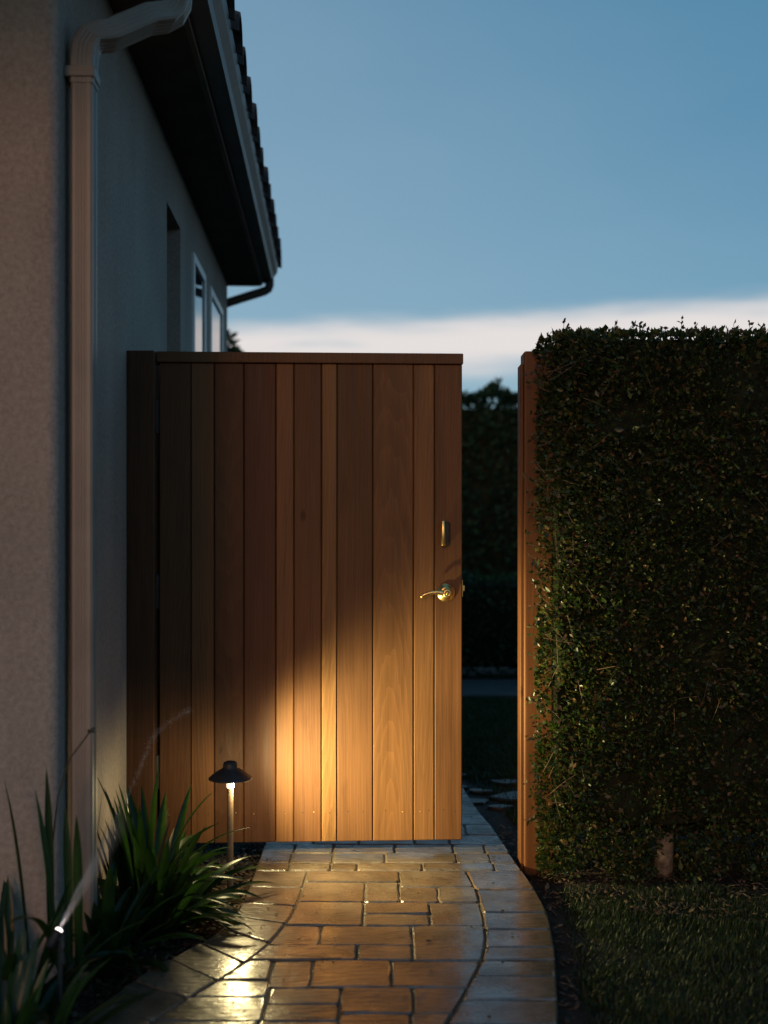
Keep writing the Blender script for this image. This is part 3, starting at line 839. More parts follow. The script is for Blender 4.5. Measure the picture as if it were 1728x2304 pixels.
def hedge_shell(n_front, n_top, n_left, n_bot):
    rs = nrs
    def wob(a, b): return .026 * np.sin(a * 7 + b * 4) * np.sin(b * 6.3 + 1) + .016 * np.sin(a * 23 - b * 17) + .014 * np.sin(b * 31 + a * 9)
    Ps, Ns = [], []
    # front, denser towards its left end where the lamp shows it
    x = HX0 + (HX1 - HX0) * rs.uniform(0, 1, n_front) ** 1.35; z = rs.uniform(HZ0, HZ1, n_front)
    dep = rs.exponential(.022, n_front) - .012 + wob(x, z)
    p = np.stack([x, HY0 + dep, z], 1); Ps.append(p); Ns.append(np.tile([[-.25, -1, .25]], (n_front, 1)))
    Ns[0] = np.where((x < HX0 + .30)[:, None], np.array([[-.9, -.7, .25]]), Ns[0])
    x = rs.uniform(HX0, HX1, n_top); y = rs.uniform(HY0, HY1, n_top)
    p = np.stack([x, y, HZ1 - rs.exponential(.018, n_top) + .010 + .6 * wob(x, y)], 1); Ps.append(p); Ns.append(np.tile([[0, -.1, 1]], (n_top, 1)))
    y = rs.uniform(HY0, HY1, n_left); z = rs.uniform(HZ0, HZ1, n_left)
    p = np.stack([HX0 + rs.exponential(.02, n_left) - .012 + wob(y, z), y, z], 1); Ps.append(p); Ns.append(np.tile([[-1, -.2, .3]], (n_left, 1)))
    x = rs.uniform(HX0, HX1, n_bot); y = rs.uniform(HY0, HY1, n_bot)
    p = np.stack([x, y, HZ0 + rs.exponential(.07, n_bot) - .03], 1); Ps.append(p); Ns.append(np.tile([[0, -.6, -.5]], (n_bot, 1)))
    P = np.concatenate(Ps); N = np.concatenate(Ns)
    # round the clipped edges
    rc = .055
    for ax_, lo, hi in ((0, HX0, 99), ):
        pass
    dxl = np.clip(HX0 + rc - P[:, 0], 0, None); dzt = np.clip(P[:, 2] - (HZ1 - rc), 0, None); dyf = np.clip(HY0 + rc - P[:, 1], 0, None)
    m = np.sqrt(dxl ** 2 + dzt ** 2 + dyf ** 2)
    s = np.where(m > rc, rc / np.maximum(m, 1e-6), 1.0)
    P[:, 0] += dxl * (1 - s); P[:, 2] -= dzt * (1 - s); P[:, 1] += dyf * (1 - s)
    tq = np.clip((HX0 + .27 - P[:, 0]) / .27, 0, 1)
    P[:, 1] += np.where(P[:, 1] < 4.0, .13 * (1 - np.sqrt(1 - tq ** 2)), 0)
    # ragged lower edge
    low = HZ0 - .02 + .04 * np.sin(P[:, 0] * 11) + .04 * np.sin(P[:, 0] * 27 + 1)
    keep = P[:, 2] > low + rs.normal(0, .025, len(P))
    # leave the latch post in view: the hedge only laps over its right side
    keep &= ~((np.abs(P[:, 0] - .985) < .04 + .02 * np.sin(P[:, 2] * 40)) & (P[:, 2] < .10) & (P[:, 1] < 4.08))
    keep &= ~((P[:, 1] > 3.97) & (P[:, 1] < 4.20) & (P[:, 0] < .592))
    hole = np.sin(P[:, 0] * 8.1 + 1.3 * np.sin(P[:, 2] * 5.3)) * np.sin(P[:, 2] * 9.7 + 1.1 * np.sin(P[:, 0] * 6.1))
    keep &= ~((hole > .72) & (rs.rand(len(P)) < .62) & (P[:, 2] < HZ1 - .12))
    keep &= ~((P[:, 1] > 4.0) & (P[:, 0] < .605))
    P, N = P[keep], N[keep]
    n = len(P)
    L = rs.uniform(.012, .026, n) * np.where(rs.rand(n) < .08, 1.35, 1.0); Wd = L * rs.uniform(.22, .34, n)
    cols = [(.020, .038, .012), (.034, .052, .015), (.09, .095, .027), (.10, .058, .025), (.13, .085, .04)]
    T = tint_np(n, rs, cols, [.44, .29, .13, .09, .05])
    return leaves_np(P, N, L, Wd, T, rs)
V, F, T = hedge_shell(62000, 11000, 9000, 16000)
fo = npmesh('foliage', V, F, M['hedgeleaf'], hedge, T); fo.location = -hedge.location
tag(fo, kind='stuff')
# dense inside of the hedge: sheets with its shade put into their dark colour
def inner():
    V, F = [], []
    nx, nz = 40, 26
    x0, x1, y0, y1, z0, z1 = HX0 + .085, HX1, HY0 + .07, HY1 - .05, HZ0 + .17, HZ1 - .028
    def grid(fn, a, b):
        o = len(V)
        for j in range(b + 1):
            for i in range(a + 1): V.append(fn(i / a, j / b))
        for j in range(b):
            for i in range(a): F.append((o + j * (a + 1) + i, o + j * (a + 1) + i + 1, o + (j + 1) * (a + 1) + i + 1, o + (j + 1) * (a + 1) + i))
    j = lambda s=.012: rnd.uniform(-s, s)
    grid(lambda u, v: (x0 + (x1 - x0) * u + j(), y0 + j(.025), z0 + (z1 - z0) * v + j()), nx, nz)
    grid(lambda u, v: (x0 + (x1 - x0) * u + j(), y0 + (y1 - y0) * v, z1 + j(.010)), nx, 8)
    grid(lambda u, v: (x0 + j(.02) + (.06 if y0 + (y1 - y0) * u < 4.25 else 0), y0 + (y1 - y0) * u, z0 + (z1 - z0) * v), 8, nz)
    grid(lambda u, v: (x0 + (x1 - x0) * u + j(), y0 + (y1 - y0) * v, z0 + j(.05)), nx, 8)
    grid(lambda u, v: (x0 + (x1 - x0) * u, y1, z0 + (z1 - z0) * v), nx, nz)
    return V, F
V, F = inner()
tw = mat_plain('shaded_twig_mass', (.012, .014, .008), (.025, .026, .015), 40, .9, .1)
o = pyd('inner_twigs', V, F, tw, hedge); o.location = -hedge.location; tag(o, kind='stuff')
def trunk(x, y, r, h, lean):
    pts = [(x - hedge.location.x, y - hedge.location.y, -.05)]
    for k in range(1, 7):
        t_ = k / 6
        pts.append((x - hedge.location.x + lean * t_ + rnd.gauss(0, .005), y - hedge.location.y + rnd.gauss(0, .005), h * t_))
    sweep('trunk', [(a * rnd.uniform(.9, 1.1), b * rnd.uniform(.9, 1.1)) for a, b in circ(1, 10)], pts, (1, 0, 0), M['trunk'], hedge, True, [r * 1.25, r * 1.0, r * .95, r * .85, r * .8, r * .7, r * .6])
trunk(*at(1489, 1969, 4.02)[:2], .029, .75, .03)
trunk(1.27, 4.36, .020, .7, -.02); trunk(1.66, 4.2, .018, .7, .02); trunk(.80, 4.36, .02, .7, .01); trunk(2.3, 4.3, .022, .7, .02)
# sprigs above the clipped top, and bare twigs through the face
def twigs():
    rs = np.random.RandomState(4)
    V, F = [], []
    LP, LN = [], []
    def stick(p, q, r=.0012):
        o = len(V)
        d = (Vector(q) - Vector(p)); s = d.cross(Vector((.3, 1, .2))).normalized() * r; s2 = d.cross(s).normalized() * r
        for b, k in ((Vector(p), 1), (Vector(q), .6)):
            for e in (s, s2, -s, -s2): V.append(b + e * k)
        for i in range(4): F.append((o + i, o + (i + 1) % 4, o + 4 + (i + 1) % 4, o + 4 + i))
    spr = [(1268, 60), (1275, 30), (1382, 42), (1425, 52), (1440, 45), (1530, 62), (1620, 35), (1655, 40), (1690, 45), (1715, 40), (1480, 25), (1580, 22), (1330, 20), (1225, 35), (1205, 20)]
    for pxx, hh in spr:
        b = at(pxx, 735, 3.97 + rs.uniform(-.03, .1)); b.z = HZ1 - .01 - (.07 if pxx < 1240 else 0)
        top = b + Vector((rs.uniform(-.015, .015), 0, hh / FPX * 4 * .8))
        stick(b, top)
        for k in range(7):
            tt = rs.uniform(.35, 1)
            LP.append(tuple(b.lerp(top, tt))); LN.append((rs.normal(0, .8), rs.normal(0, .8), .9))
    for k in range(260):                      # short shoots along the top
        b = Vector((rs.uniform(HX0 + .05, HX1), rs.uniform(HY0, HY1), HZ1 - .01)); top = b + Vector((rs.normal(0, .006), rs.normal(0, .006), rs.uniform(.008, .032) * (1.6 if rs.rand() < .15 else 1)))
        stick(b, top, .0009)
        for q in range(4): LP.append(tuple(b.lerp(top, rs.uniform(.4, 1)))); LN.append((rs.normal(0, .8), rs.normal(0, .8), .8))
    for k in range(230):                      # bare twigs in the front face
        x = HX0 + (HX1 - HX0) * rs.uniform(0, 1) ** 1.6; z = rs.uniform(.2, 1.75)
        b = Vector((x, HY0 + .012, z)); d = Vector((rs.uniform(-1, 1), -.22, rs.uniform(-.4, .9))).normalized() * rs.uniform(.03, .12)
        m_ = b + d * .5 + Vector((0, 0, rs.uniform(-.006, .006)))
        stick(b, m_, .0011); stick(m_, b + d, .0009)
        for q in range(3): LP.append(tuple(b + d * rs.uniform(.5, 1))); LN.append((rs.normal(0, .8), -.5, rs.normal(0, .6)))
    for k in range(90):                       # shoots that lap over the post
        z = rs.uniform(.15, 1.75); b = Vector((HX0 + .05, rs.uniform(3.92, 3.99), z)); d = Vector((-1, -.2, rs.uniform(-.3, .6))).normalized() * rs.uniform(.03, .085)
        stick(b, b + d, .0010)
        for q in range(6): LP.append(tuple(b + d * rs.uniform(.4, 1))); LN.append((-.6 + rs.normal(0, .6), -.4, rs.normal(0, .6)))
    o = pyd('twigs', V, F, M['twig'], hedge); o.location = -hedge.location; tag(o, kind='stuff')
    P = np.array(LP); n = len(P); L = rs.uniform(.014, .024, n)
    T = tint_np(n, rs, [(.03, .05, .018), (.06, .06, .022), (.09, .042, .024)], [.4, .3, .3])
    A, B, C = leaves_np(P, np.array(LN), L, L * .28, T, rs)
    o = npmesh('shoot_leaves', A, B, M['hedgeleaf'], hedge, C); o.location = -hedge.location; tag(o, kind='stuff')
twigs()

# ------------------------------------------------------------------ lawn
def grass_np(P, H, W, rs, cols, probs):
    n = len(P)
    a = rs.uniform(0, 2 * math.pi, n); d = np.stack([np.cos(a), np.sin(a), np.zeros(n)], 1); s = np.stack([-np.sin(a), np.cos(a), np.zeros(n)], 1)
    lean = rs.uniform(.1, .8, n)[:, None] * H[:, None]
    up = np.array([[0, 0, 1.0]])
    W = W[:, None]; Hh = H[:, None]
    v = [P + s * W, P - s * W, P + s * W * .8 + up * Hh * .55 + d * lean * .3, P - s * W * .8 + up * Hh * .55 + d * lean * .3, P + up * Hh * .95 + d * lean]
    V = np.stack(v, 1).reshape(-1, 3)
    i = np.arange(n)[:, None] * 5
    F = np.concatenate([i + np.array([[0, 1, 3]]), i + np.array([[0, 3, 2]]), i + np.array([[2, 3, 4]])], 0)
    return V, F, np.repeat(tint_np(n, rs, cols, probs), 5, axis=0)
def front_lawn():
    rs = np.random.RandomState(5)
    n = 95000
    x = rs.uniform(.3, 2.6, n); y = rs.uniform(1.6, 3.93, n)
    e = np.array([lerp_tab(RO, v_) for v_ in np.linspace(1.2, 4.2, 200)])
    edge_ = np.interp(y, np.linspace(1.2, 4.2, 200), e)
    lim = 3.86 - .05 * np.sin(x * 6) - .10 * np.clip(1.0 - x, 0, 1) * 1.8
    k = (x > edge_ + .045 + .03 * rs.rand(n) + .10 * np.clip(y - 3.45, 0, 1)) & (y < lim + rs.normal(0, .02, n))
    x, y = x[k], y[k]; n = len(x)
    P = np.stack([x, y, np.full(n, SOIL - .012)], 1)
    clump = .75 + .25 * np.sin(x * 13 + 2 * np.sin(y * 9)) * np.sin(y * 17)
    H = rs.uniform(.018, .042, n) * clump
    return grass_np(P, H, rs.uniform(.0012, .0022, n), rs, [(.015, .028, .009), (.022, .037, .011), (.05, .045, .018)], [.55, .35, .1])
V, F, T = front_lawn()
o = npmesh('grass', V, F, M['grass'], None, T)
tag(o, 'short dark lawn grass between the path and the hedge', 'grass', None, 'stuff')
def back_lawn():
    rs = np.random.RandomState(6)
    n = 90000
    x = rs.uniform(-.6, 1.9, n); y = 4.55 + 3.4 * rs.uniform(0, 1, n)
    e = np.interp(y, *zip(*sorted(RO)))
    k = (x > e + .10 * np.clip(5.6 - y, 0, 1) + .05) | (y > 6.3)
    bare = (np.abs(y - 5.15) < .28) & (rs.rand(n) < .75)
    k &= ~bare
    x, y = x[k], y[k]; n = len(x)
    P = np.stack([x, y, np.full(n, SOIL - .012)], 1)
    return grass_np(P, rs.uniform(.02, .05, n), rs.uniform(.0015, .003, n), rs, [(.018, .034, .011), (.026, .045, .013)], [.6, .4])
V, F, T = back_lawn()
o = npmesh('grass', V, F, M['grass'], None, T)
tag(o, 'dark lawn seen through the gap beyond the gate', 'grass', None, 'stuff')

# bark chips, clods and dead leaves on the beds
def litter(name, label, n, region, size, seed, up=0.0):
    rs = np.random.RandomState(seed)
    P = []
    while len(P) < n:
        x, y = rs.uniform(*region[0]), rs.uniform(*region[1])
        if region[2](x, y): P.append((x, y, SOIL - .006 + rs.uniform(0, .012)))
    P = np.array(P)
    a = rs.uniform(0, 2 * math.pi, n); L = rs.uniform(*size, n)[:, None]; W = L * rs.uniform(.25, .6, (n, 1)); tz = rs.normal(0, .35, (n, 2))
    d = np.stack([np.cos(a), np.sin(a), tz[:, 0]], 1); s = np.stack([-np.sin(a), np.cos(a), tz[:, 1]], 1)
    th = np.array([[0, 0, 1]]) * (L * .12)
    v = [P - d * L - s * W * .6, P - d * L * .3 + s * W * -1, P + d * L * .9 - s * W * .4, P + d * L + s * W * .5, P - d * L * .2 + s * W, P - d * L * .9 + s * W * .5]
    V = np.stack(v + [q + th for q in v], 1).reshape(-1, 3)
    i = np.arange(n)[:, None] * 12
    fs = []
    for k in range(1, 5): fs.append([6, 6 + k, 6 + k + 1])
    for k in range(6):
        l = (k + 1) % 6; fs += [[k, l, 6 + l], [k, 6 + l, 6 + k]]
    F = np.concatenate([i + np.array([f]) for f in fs], 0)
    T = tint_np(n, rs, [(.035, .022, .015), (.065, .04, .026), (.12, .075, .045), (.17, .11, .065)], [.45, .3, .17, .08])
    o = npmesh(name, V, F, M['litter'], None, np.repeat(T, 12, axis=0))
    tag(o, label, 'bark mulch', None, 'stuff')
def in_left(x, y):
    wallx = -.72 - .049 * y
    return x < lerp_tab(LO, y) - .004 and (x > wallx + .02 or y < 3.0) and y < 4.5
litter('bark_mulch', 'bark mulch and clods in the bed between wall and path', 5200, ((-1.6, -.42), (1.8, 4.4), in_left), (.004, .017), 8)
def in_right(x, y): return x > lerp_tab(RO, y) + .006 and (y > 3.66 - .22 * (x - .5) * (x < 1.4)) or (abs(x - lerp_tab(RO, y) - .03) < .025)
litter('bark_mulch', 'dead leaves and mulch under the hedge beside the latch post', 4200, ((.3, 2.4), (2.2, 4.6), in_right), (.004, .015), 9)

def scraps():
    rs = np.random.RandomState(77)
    n = 150
    y = rs.uniform(2.5, 4.3, n); e0 = np.array([lerp_tab(LO, v_) for v_ in y]); e1 = np.array([lerp_tab(RO, v_) for v_ in y])
    side = rs.rand(n); u = np.where(side < .45, rs.beta(1, 5, n), np.where(side < .8, rs.beta(5, 1, n), rs.rand(n)))
    P = np.stack([e0 + (e1 - e0) * (.02 + .96 * u), y, np.full(n, .0035)], 1)
    L = rs.uniform(.006, .018, n) * np.where(rs.rand(n) < .1, 1.5, 1)
    N = rs.normal(0, 1, (n, 3)); N[:, 2] = .0
    d = N / np.linalg.norm(N, axis=1, keepdims=True); s = np.stack([-d[:, 1], d[:, 0], rs.normal(0, .25, n)], 1)
    L = L[:, None]; W = L * rs.uniform(.12, .4, (n, 1))
    V = np.stack([P, P + d * L * .5 + s * W + np.array([[0, 0, .0015]]), P + d * L + np.array([[0, 0, .002]]), P + d * L * .5 - s * W + np.array([[0, 0, .0012]])], 1).reshape(-1, 3)
    i = np.arange(n)[:, None] * 4
    F = np.concatenate([i + np.array([[0, 1, 2]]), i + np.array([[0, 2, 3]])], 0)
    T = tint_np(n, rs, [(.05, .032, .02), (.1, .065, .035), (.05, .06, .02)], [.5, .35, .15])
    tag(npmesh('leaf_litter', V, F, M['litter'], None, np.repeat(T, 4, axis=0)), 'scraps of dead leaf scattered on the paver path', 'leaf litter', None, 'stuff')
scraps()

# ------------------------------------------------------------------ strap-leaved plants
def strap(parent, base, d, L, w, rise, droop, twist=0.0, tip=None):
    """one long leaf with a channelled blade; base relative to the plant"""
    n = 11
    side = Vector((-d[1], d[0], 0)).normalized(); dh = Vector((d[0], d[1], 0)).normalized()
    V, F = [], []
    for k in range(n + 1):
        t_ = k / n
        ang = rise - droop * t_ ** 1.6
        if k == 0: p = Vector(base)
        else: p = p + (dh * math.cos(ang) + Vector((0, 0, 1)) * math.sin(ang)) * (L / n)
        tang = dh * math.cos(ang) + Vector((0, 0, 1)) * math.sin(ang)
        nrm = side.cross(tang).normalized() * -1
        if nrm.z < 0: nrm = -nrm
        ww = w * (.75 + .6 * t_ - .35 * t_ * t_) * (1 - max(0, (t_ - .55) / .45) ** 2.0) * 1.0 + .0004
        sd = (side * math.cos(twist * t_) + nrm * math.sin(twist * t_))
        V += [p + sd * ww + nrm * ww * .38, p + sd * ww * .45 + nrm * ww * .06, p, p - sd * ww * .45 + nrm * ww * .06, p - sd * ww + nrm * ww * .38]
    for k in range(n):
        for q in range(4): F.append((k * 5 + q, k * 5 + q + 1, k * 5 + 6 + q, k * 5 + 5 + q))
    return pyd('leaf', V, F, M['deadstrap'] if rnd.random() < .07 else M['strap'], parent, True)
def strap_to(parent, root, tip, bow, w, twist=0.0):
    """leaf from root to tip (world points), bowed upwards"""
    a = Vector(root) - parent.location; b = Vector(tip) - parent.location
    n = 11; V, F = [], []
    ctrl = (a + b) / 2 + Vector((0, 0, bow))
    ctrl = ctrl.lerp(Vector((a.x, a.y, ctrl.z)), .35)
    h = Vector((b.x - a.x, b.y - a.y, 0)); h = h.normalized() if h.length > 1e-4 else Vector((1, 0, 0))
    side = Vector((-h.y, h.x, 0))
    for k in range(n + 1):
        t_ = k / n
        p = a * (1 - t_) ** 2 + ctrl * 2 * t_ * (1 - t_) + b * t_ * t_
        tg = ((ctrl - a) * (1 - t_) + (b - ctrl) * t_).normalized()
        nrm = tg.cross(side); 
        if nrm.z < 0: nrm = -nrm
        nrm.normalize()
        ww = w * (.75 + .6 * t_ - .35 * t_ * t_) * (1 - max(0, (t_ - .55) / .45) ** 2.0) + .0004
        sd = side * math.cos(twist * t_) + nrm * math.sin(twist * t_)
        V += [p + sd * ww + nrm * ww * .38, p + sd * ww * .45 + nrm * ww * .06, p, p - sd * ww * .45 + nrm * ww * .06, p - sd * ww + nrm * ww * .38]
    for k in range(n):
        for q in range(4): F.append((k * 5 + q, k * 5 + q + 1, k * 5 + 6 + q, k * 5 + 5 + q))
    return pyd('leaf', V, F, M['strap'], parent, True)
D = 1.0416
def clump(loc, n, label, L0, L1, spread, seed):
    rs = random.Random(seed)
    pl = empty('strap_leaf_plant', loc)
    tag(pl, label, 'plant', 'strap leaf plants in the bed')
    for k in range(n):
        a = rs.uniform(0, 2 * math.pi); r_ = rs.uniform(.0, spread)
        L = rs.uniform(L0, L1)
        inner_ = rs.random()
        rise = R(82 - 38 * inner_ + rs.uniform(-6, 6)); droop = R(rs.uniform(18, 75) * (.4 + .8 * inner_))
        d = (math.cos(a), math.sin(a))
        low_ = loc[1] > 3.3 and d[0] > .25 and d[1] > -.5
        if low_: L *= .85; rise = R(rs.uniform(28, 52)); droop = R(rs.uniform(40, 75))
        wx = loc[0] + d[0] * L * .8
        if wx < -.72 - .049 * loc[1] and loc[1] > 3.05: rise = R(rs.uniform(76, 88)); droop = R(10); 
        if loc[1] < 3.05 and loc[1] + d[1] * L * .8 > 3.0: rise = R(rs.uniform(70, 86)); droop = R(12)
        strap(pl, (math.cos(a) * r_, math.sin(a) * r_, -.01), d, L, rs.uniform(.012, .020), rise, droop, rs.uniform(-.5, .5))
    return pl
main = clump((-.70, 3.45, SOIL), 105, 'large clump of dark strap leaves arching over the path before the lamp', .24, .46, .10, 3)
for (rx, ry, rY), (tx_, ty_, tY), bow, w in [
        ((330, 1960, 3.50), (544, 1906, 3.55), .10, .014), ((330, 1990, 3.40), (537, 2040, 3.30), .12, .014), ((340, 1930, 3.5), (463, 1708, 3.5), .05, .012),
        ((360, 1940, 3.55), (500, 1829, 3.60), .06, .015), ((290, 1950, 3.5), (206, 1671, 3.42), .03, .011), ((320, 1940, 3.55), (343, 1655, 3.6), .02, .011),
        ((330, 1950, 3.55), (476, 1777, 3.62), .07, .013), ((340, 1950, 3.6), (540, 1787, 3.62), .08, .009), ((300, 1950, 3.5), (255, 1690, 3.45), .03, .010),
        ((380, 1930, 3.6), (503, 1885, 3.66), .09, .008), ((350, 1970, 3.45), (530, 1975, 3.4), .09, .012), ((310, 1940, 3.5), (300, 1740, 3.45), .02, .012), ((350, 1950, 3.5), (450, 1830, 3.5), .06, .016), ((330, 1960, 3.45), (420, 1900, 3.3), .08, .015)]:
    strap_to(main, at(rx * D, ry * D, rY), at(tx_ * D, ty_ * D, tY), bow, w, rnd.uniform(-.3, .3))
near = clump((-.94, 2.80, SOIL), 24, 'dark strap leaf clump at the corner of the front wall', .24, .40, .12, 5)
for (rx, ry, rY), (tx_, ty_, tY), bow, w in [((60, 2080, 2.9), (8, 1680, 2.9), .03, .012), ((110, 2080, 2.9), (100, 1658, 2.92), .02, .011), ((120, 2080, 2.88), (75, 1705, 2.9), .02, .012), ((150, 2080, 2.9), (140, 1740, 2.92), .03, .011), ((130, 2100, 2.85), (20, 1995, 2.6), .1, .014), ((170, 2090, 2.85), (165, 1760, 2.8), .02, .012)]:
    strap_to(near, at(rx * D, ry * D, rY), at(tx_ * D, ty_ * D, tY), bow, w, rnd.uniform(-.3, .3))
# spent flower stalk leaning from the near clump
A0, A1, A2, A3 = at(105 * D, 1900 * D, 2.95), at(125 * D, 1720 * D, 2.95), at(150 * D, 1640 * D, 2.95), at(195 * D, 1580 * D, 2.95)
st = sweep('flower_stalk', circ(.0022, 6), [p - near.location for p in (A0, A1, A2, A3)], (1, 0, 0), M['flower'], near, True)
hd = A3 - near.location
for k in range(6):
    q = hd + Vector((rnd.gauss(0, .004), rnd.gauss(0, .004), rnd.gauss(0, .003)))
    sweep('seed_head', circ(.0032, 5), [q, q + Vector((.002, 0, .004)), q + Vector((.006 + rnd.uniform(0, .004), rnd.uniform(-.004, .004), rnd.uniform(-.003, .006)))], (0, 1, 0), M['flower'], st, True, [.8, 1.1, .3])
clump((-.78, 3.78, SOIL), 26, 'small strap leaf clump against the wall behind the larger one', .18, .34, .05, 9)
clump((-.775, 3.14, SOIL), 46, 'strap leaf clump at the foot of the downspout', .20, .36, .06, 17)
low = clump((-.84, 2.52, SOIL), 70, 'low strap leaf clump at the dark near edge of the path', .16, .32, .12, 12)
clump((-1.25, 2.72, SOIL), 60, 'strap leaf clump under the front wall at the picture edge', .16, .27, .12, 14)

# ------------------------------------------------------------------ sprinkler nozzle, its glow and spot added to brighten the spray
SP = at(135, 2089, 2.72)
spt = empty('glowing_nozzle', (SP.x, SP.y, SOIL))
tag(spt, 'tiny sprinkler nozzle with an added glow among the dark leaves', 'spotlight')
aim = (at(214, 1948, 2.80) - SP).normalized()
zs = SP.z - SOIL
sweep('stake', circ(.006, 8), [(0, 0, -.1), (0, 0, zs - .03)], (1, 0, 0), M['iron'], spt, True)
c0 = Vector((0, 0, zs))
sweep('housing', circ(.011, 14), [c0 - aim * .05, c0 - aim * .045, c0 - aim * .012, c0 - aim * .006], (1, 0, 0), M['iron'], spt, True, [.6, .95, 1, 1])
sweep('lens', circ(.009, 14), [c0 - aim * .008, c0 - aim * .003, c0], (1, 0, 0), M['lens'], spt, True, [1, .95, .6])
spot('added_nozzle_spot', SP + aim * .004, SP + aim, 1.0, 20, .7, .006, (1, .82, .76))  # added spot that brightens the droplets and mist
def mist():
    t = MT('fine_mist')
    sp = t.n.new('ShaderNodeSeparateXYZ'); t.l.new(t.tc.outputs['Object'], sp.inputs[0])
    r2 = t.math('SQRT', t.math('ADD', t.math('MULTIPLY', sp.outputs['X'], sp.outputs['X']), t.math('MULTIPLY', sp.outputs['Y'], sp.outputs['Y'])))
    rad = t.math('ADD', t.math('MULTIPLY', sp.outputs['Z'], .12), .006)
    f = t.math('POWER', t.math('SUBTRACT', 1.0, t.math('DIVIDE', r2, rad), clamp=True), 1.5)
    f = t.math('MULTIPLY', f, t.math('SUBTRACT', 1.0, t.math('MULTIPLY', sp.outputs['Z'], 3.2), clamp=True))
    vol = t.n.new('ShaderNodeVolumePrincipled'); vol.inputs['Color'].default_value = (.95, .93, .93, 1)
    t.l.new(t.math('MULTIPLY', f, 26.0), vol.inputs['Density'])
    t.n.remove(t.b); t.l.new(vol.outputs[0], t.out.inputs['Volume'])
    o = sweep('mist', circ(1, 16), [(0, 0, .03 * k) for k in range(11)], (0, 1, 0), t.m, None, True, [.006 + .0036 * k for k in range(11)])
    o.location = SP + aim * .003; o.rotation_euler = aim.to_track_quat('Z', 'Y').to_euler()
    tag(o, 'faint pale plume of mist lit by an added spot above the sprinkler nozzle', 'mist', None, 'stuff')
mist()
def spray():
    rs = np.random.RandomState(21)
    ctrl = [at(135, 2089, 2.72), at(170, 2010, 2.75), at(213, 1935, 2.80), at(302, 1760, 2.95), at(352, 1650, 3.05), at(430, 1596, 3.15)]
    n = 4200
    t_ = rs.uniform(0, 1, n) ** 2.0
    s = t_ * (len(ctrl) - 1); i = np.minimum(s.astype(int), len(ctrl) - 2); f = (s - i)[:, None]
    C = np.array([tuple(c) for c in ctrl])
    im = np.clip(i - 1, 0, None); ip = np.clip(i + 2, None, len(ctrl) - 1)
    p0, p1, p2, p3 = C[im], C[i], C[i + 1], C[ip]
    P = .5 * (2 * p1 + (p2 - p0) * f + (2 * p0 - 5 * p1 + 4 * p2 - p3) * f ** 2 + (3 * p1 - p0 - 3 * p2 + p3) * f ** 3)
    P += rs.normal(0, 1, (n, 3)) * (.0008 + .0045 * t_[:, None] ** .8)
    r_ = rs.uniform(.0003, .00065, n)[:, None]
    dirs = np.array([(1, 0, 0), (-1, 0, 0), (0, 1, 0), (0, -1, 0), (0, 0, 1), (0, 0, -1)])
    V = (P[:, None, :] + dirs[None] * r_[:, None, :]).reshape(-1, 3)
    k = np.arange(n)[:, None] * 6
    fs = [(0, 2, 4), (2, 1, 4), (1, 3, 4), (3, 0, 4), (2, 0, 5), (1, 2, 5), (3, 1, 5), (0, 3, 5)]
    F = np.concatenate([k + np.array([f_]) for f_ in fs], 0)
    o = npmesh('water_spray', V, F, M['water'], None, None, True)
    tag(o, 'thin arc of water droplets rising from the dark plants', 'spray', None, 'stuff')
spray()

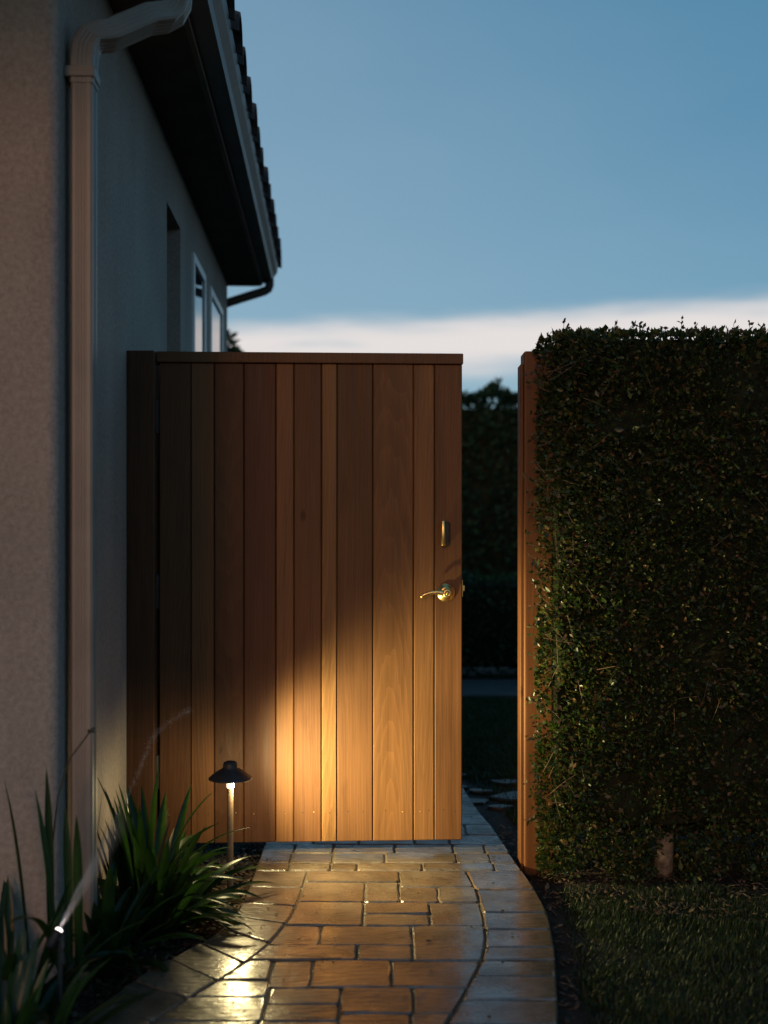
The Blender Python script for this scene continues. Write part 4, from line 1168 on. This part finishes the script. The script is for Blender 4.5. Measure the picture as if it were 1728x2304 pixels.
# ------------------------------------------------------------------ garden beyond the gate
def bush(name, label, cat, loc, rx, ry, h, n, leaf, seed, cols, trunk_r=.05, bumps=None, z0=.15, group=None):
    rs = np.random.RandomState(seed)
    b = empty(name, loc)
    tag(b, label, cat, group)
    P = []
    u = rs.normal(0, 1, (n, 3)); u /= np.linalg.norm(u, axis=1, keepdims=True)
    k = 14
    cc = rs.uniform(-1, 1, (k, 3)) * np.array([[rx * .62, ry * .62, (h - z0) * .34]]) + np.array([[0, 0, (h + z0) / 2]])
    rr = rs.uniform(.28, .5, k) * min(rx, ry, h / 2) * 1.35
    w = rs.randint(0, k, n)
    P = cc[w] + u * (rr[w] * rs.uniform(.55, 1.05, n))[:, None]
    P[:, 2] = np.clip(P[:, 2], .02, None)
    L = rs.uniform(.7, 1.3, n) * leaf
    V, F, T = leaves_np(P, u, L, L * .32, tint_np(n, rs, cols, [1 / len(cols)] * len(cols)), rs)
    o = npmesh('crown', V, F, M['farleaf'], b, T)
    sweep('trunk', circ(1, 8), [(0, 0, -.1), (.02, 0, h * .3), (-.02, .02, h * .6)], (1, 0, 0), M['trunk'], b, True, [trunk_r * 1.3, trunk_r, trunk_r * .6])
    for j in range(min(5, k)):
        c = Vector(cc[j]); sweep('limb', circ(1, 6), [(0, 0, h * .3), tuple(c * .6 + Vector((0, 0, h * .1))), tuple(c)], (1, 0, 0), M['trunk'], b, True, [trunk_r * .6, trunk_r * .4, trunk_r * .2])
    return b
fc = [(.02, .05, .03), (.03, .065, .03), (.016, .04, .028)]
def far_hedge(label, x0, x1, y0, h, n, leaf, seed, depth=.8):
    rs = np.random.RandomState(seed)
    xm = (x0 + x1) / 2
    b = empty('far_hedge', (xm, y0, SOIL)); tag(b, label, 'hedge')
    x = rs.uniform(x0, x1, n); z = rs.uniform(0, h, n); y = rs.exponential(leaf, n)
    top = h * (.985 + .022 * np.sin(x * 5) + .018 * np.sin(x * 13))
    z = np.minimum(z, top)
    m = rs.rand(n) < .25
    z = np.where(m, top + rs.normal(0, .012 * h, n), z); y = np.where(m, rs.uniform(0, depth, n), y)
    P = np.stack([x - xm, y, z], 1); L = rs.uniform(.7, 1.3, n) * leaf
    V, F, T = leaves_np(P, np.tile([[0, -1, .4]], (n, 1)), L, L * .32, tint_np(n, rs, fc, [1 / 3] * 3), rs)
    o = npmesh('foliage', V, F, M['farleaf'], b, T); tag(o, kind='stuff')
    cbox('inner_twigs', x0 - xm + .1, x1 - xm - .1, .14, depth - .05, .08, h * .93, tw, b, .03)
    for k in range(7): sweep('trunk', circ(.03, 8), [((x0 - xm) + (k + .5) * (x1 - x0) / 7, depth / 2, -.1), ((x0 - xm) + (k + .5) * (x1 - x0) / 7, depth / 2, h * .5)], (1, 0, 0), M['trunk'], b, True)
far_hedge('tall dark hedge closing the garden far beyond the gap', -3.2, 5.5, 16.0, 3.06, 34000, .085, 31)
far_hedge('low dark hedge behind the concrete mowing strip', -2.4, 3.4, 8.9, .8, 16000, .045, 32, .6)
bush('shrub', 'green shrub tip rising above the far hedge beside the gate', 'shrub', (at(1068, 900, 17.2).x, 17.2, SOIL), .6, .55, 3.30, 3600, .10, 5, fc, .03)
bush('tree', 'small dark tree peeping out past the far corner of the house', 'tree', (at(516, 900, 14).x, 14, SOIL), .42, .42, 4.15, 3600, .10, 6, fc, .05)
